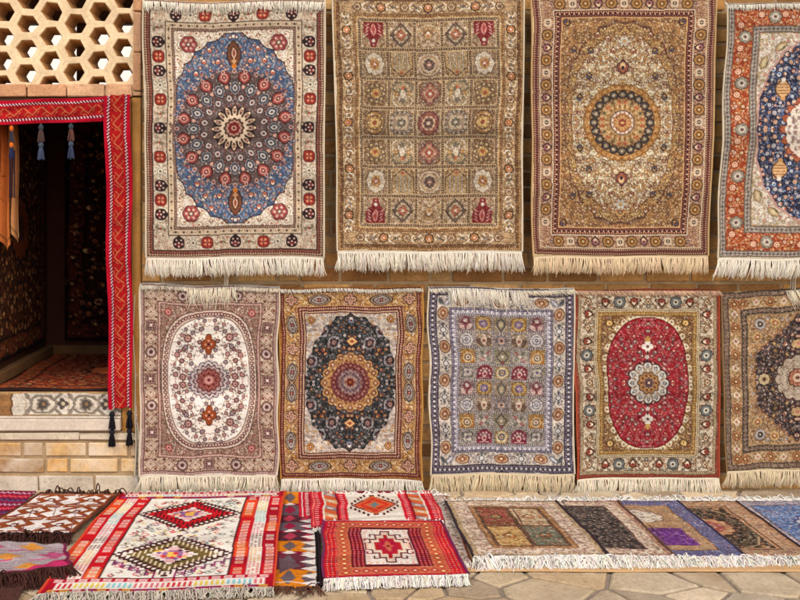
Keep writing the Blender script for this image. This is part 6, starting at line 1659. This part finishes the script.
m = MB(); m.box(WX(-29), WX(80), -.018, .12, WZ(439.6), WZ(432.4), lin((226, 212, 188))[:3], .004, .0015); m.box(WX(80.2), WX(141.6), -.017, .12, WZ(439.6), WZ(432.4), lin((220, 204, 180))[:3], .004, .0015); m.build('coping', M_BRICKLIME, step)
m = MB(); m.box(WX(-30), WX(142), -.004, .11, -.02, WZ(431)); m.build('mortar', M_MORTAR, step)

trim = thing('door_trim', 'embroidered crimson band with gold hooks framing the doorway', 'door trim', (WX(118), -.03, WZ(409)))
def band(name, img, TL, TR, BL, BR, off, seed):
    r = np.random.default_rng(seed); wa, wb2 = wob(r, .8, 4), wob(r, .6, 4); w1 = wob(r, .006, 4)
    Q = np.array([TL, TR, BL, BR], float)
    def pos(u, v):
        p = [(Q[0, i] * (1 - u) + Q[1, i] * u) * (1 - v) + (Q[2, i] * (1 - u) + Q[3, i] * u) * v for i in (0, 1)]
        px, py = p[0] + wa(v), p[1] + wb2(u); s = (D - off) / D
        return np.stack([(px - VX) * K * s, -off - w1(u + v) * np.ones_like(u), EYE - (py - VY) * K * s], -1)
    sheet(name, img, pos, .005, (0, 1, 0), M_KILIM, trim)
band('lintel_band', np.transpose(design_trim(25, 142, 71), (1, 0, 2)).transpose(1, 0, 2) if False else np.ascontiguousarray(np.rot90(design_trim(25, 142, 71))), (-32, 101.5), (106, 97), (-32, 125.5), (106, 121.5), .024, 72)
band('side_band', design_trim(26, 313, 73), (104, 95.5), (131, 94.5), (109, 409), (132.5, 407.5), .036, 74)

def tassel(label, px, py, ln, cols, off, seed, wd=1.0):
    """cord, bound head and yarn skirt, once or twice along the cord"""
    r = np.random.default_rng(seed); x = WX(px, off); y = -off
    root = thing('tassel', label, 'tassel', (x, y, WZ(py + ln, off)), 'tassels sewn to the door trim')
    tot = ln; n = len(cols)
    m = MB(); m.tubes(np.array([[(x, y, WZ(py - 2, off)), (x + .001, y, WZ(py + tot * .5, off)), (x, y, WZ(py + tot * .8, off))]]), .0022, lin((214, 190, 150))[:3], 5); m.build('cord', M_YARN, root, True)
    for i, (hc, sc) in enumerate(cols):
        a = py + 3 + (tot - 3) * i / n; b = py + 3 + (tot - 3) * (i + 1) / n
        zt, zb = WZ(a, off), WZ(b, off); h = zt - zb
        m = MB(); R = .013 * wd
        m.lathe(x, y, [(.002, zt), (R * .6, zt - .04 * h), (R, zt - .15 * h), (R * 1.05, zt - .26 * h), (R * .6, zt - .36 * h), (R * .5, zt - .4 * h), (.001, zt - .41 * h)], lin(hc)[:3], 12); m.build('head', M_YARN, root, True)
        k = 60; an = r.uniform(0, 6.28, k); rr = R * 1.3 * np.sqrt(r.uniform(.1, 1, k)); t = np.linspace(0, 1, 5)[None]
        P = np.empty((k, 5, 3)); fl = .45 + .55 * t ** .7
        P[:, :, 0] = x + rr[:, None] * np.cos(an)[:, None] * fl; P[:, :, 1] = y + rr[:, None] * np.sin(an)[:, None] * fl
        P[:, :, 2] = zt - .36 * h - (.64 * h * (1 + r.normal(0, .06, k)))[:, None] * t
        m = MB(); m.tubes(P, .0019, yarn_cols(r, k, lin(sc)[:3], .2), 4); m.build('skirt', M_YARN, root, True)
    return root
tassel('orange and navy double tassel nearest the hanging scarf', 11.5, 122, 36, [((226, 110, 40), (70, 66, 76)), ((230, 116, 44), (44, 50, 84))], .016, 81, .8)
tassel('blue grey tassel in the middle of the three under the lintel band', 41, 121, 38, [((66, 72, 82), (96, 74, 70)), ((76, 84, 100), (72, 82, 108))], .016, 82)
tassel('blue grey tassel under the lintel band, closest to the side band', 71, 120, 38, [((62, 70, 78), (110, 74, 68)), ((74, 84, 104), (64, 76, 104))], .016, 83)
tassel('black tassel at the left corner of the side band end', 112, 408, 38, [((34, 32, 38), (30, 28, 34)), ((40, 36, 44), (28, 26, 32))], .032, 84, 1.05)
tassel('black tassel at the right corner of the side band end', 129.5, 407, 38, [((34, 32, 38), (30, 28, 34)), ((40, 36, 44), (28, 26, 32))], .032, 85, 1.05)

# orange scarf hanging inside the opening
def scarf():
    root = thing('scarf', 'orange brown scarf hanging inside the dark doorway', 'scarf', (WX(6), .14, WZ(250)))
    for nm, x0, x1, y0, y1, col, col2, dy, sd in (('outer_fold', -26, 13, 104, 251, (176, 84, 36), (206, 120, 60), .12, 1), ('inner_fold', -8, 22, 104, 243, (196, 124, 70), (222, 164, 110), .16, 2)):
        r = np.random.default_rng(sd); h, w = 90, 40
        img = np.empty((h, w, 3)); t = np.linspace(0, 1, h)[:, None, None]
        img[:] = np.array(lin(col)[:3]) * (1 - t) + np.array(lin(col2)[:3]) * t
        img *= 1 + r.normal(0, .07, (h, w, 1)); img[-6:-4] *= .55; img[int(h * .68):int(h * .7)] *= .6
        f = wob(r, .012, 4)
        def pos(u, v, x0=x0, x1=x1, y0=y0, y1=y1, dy=dy, f=f):
            px = x0 + (x1 - x0) * (.5 + (u - .5) * (.55 + .45 * v)) + 2 * np.sin(v * 5); py = y0 + (y1 - y0) * v * (1 - .07 * np.abs(np.sin(u * 7)) * (v > .5))
            y = dy + f(u * 2.2 + .1 * v) * (.6 + .6 * v) + .012 * np.sin(u * 22 + v * 2); s = (D + dy) / D
            return np.stack([(px - VX) * K * s, y, EYE - (py - VY) * K * s], -1)
        sheet(nm, img, pos, .003, (0, 1, 0), M_KILIM, root)
    m = MB()
    for k in range(3):
        P = np.array([[(WX(10 + k * 2.2, -.1), .10, WZ(150 + q * 12, -.1)) for q in range(5)]]); m.tubes(P, .004, lin((60, 40, 50))[:3], 5)
    m.build('bead_string', M_YARN, root, True)
scarf()

# rugs inside the shop
def room_rug(label, img, pos, seed, cat='carpet', back=(0, 0, -1)):
    b = pos(np.array([.5]), np.array([1.]))[0]
    root = thing('shop_carpet', label, cat, tuple(b), 'carpets inside the shop'); sheet('pile', img, pos, .008, back, M_WOOL, root)
ln_ = lambda a, b, t: a + (b - a) * t
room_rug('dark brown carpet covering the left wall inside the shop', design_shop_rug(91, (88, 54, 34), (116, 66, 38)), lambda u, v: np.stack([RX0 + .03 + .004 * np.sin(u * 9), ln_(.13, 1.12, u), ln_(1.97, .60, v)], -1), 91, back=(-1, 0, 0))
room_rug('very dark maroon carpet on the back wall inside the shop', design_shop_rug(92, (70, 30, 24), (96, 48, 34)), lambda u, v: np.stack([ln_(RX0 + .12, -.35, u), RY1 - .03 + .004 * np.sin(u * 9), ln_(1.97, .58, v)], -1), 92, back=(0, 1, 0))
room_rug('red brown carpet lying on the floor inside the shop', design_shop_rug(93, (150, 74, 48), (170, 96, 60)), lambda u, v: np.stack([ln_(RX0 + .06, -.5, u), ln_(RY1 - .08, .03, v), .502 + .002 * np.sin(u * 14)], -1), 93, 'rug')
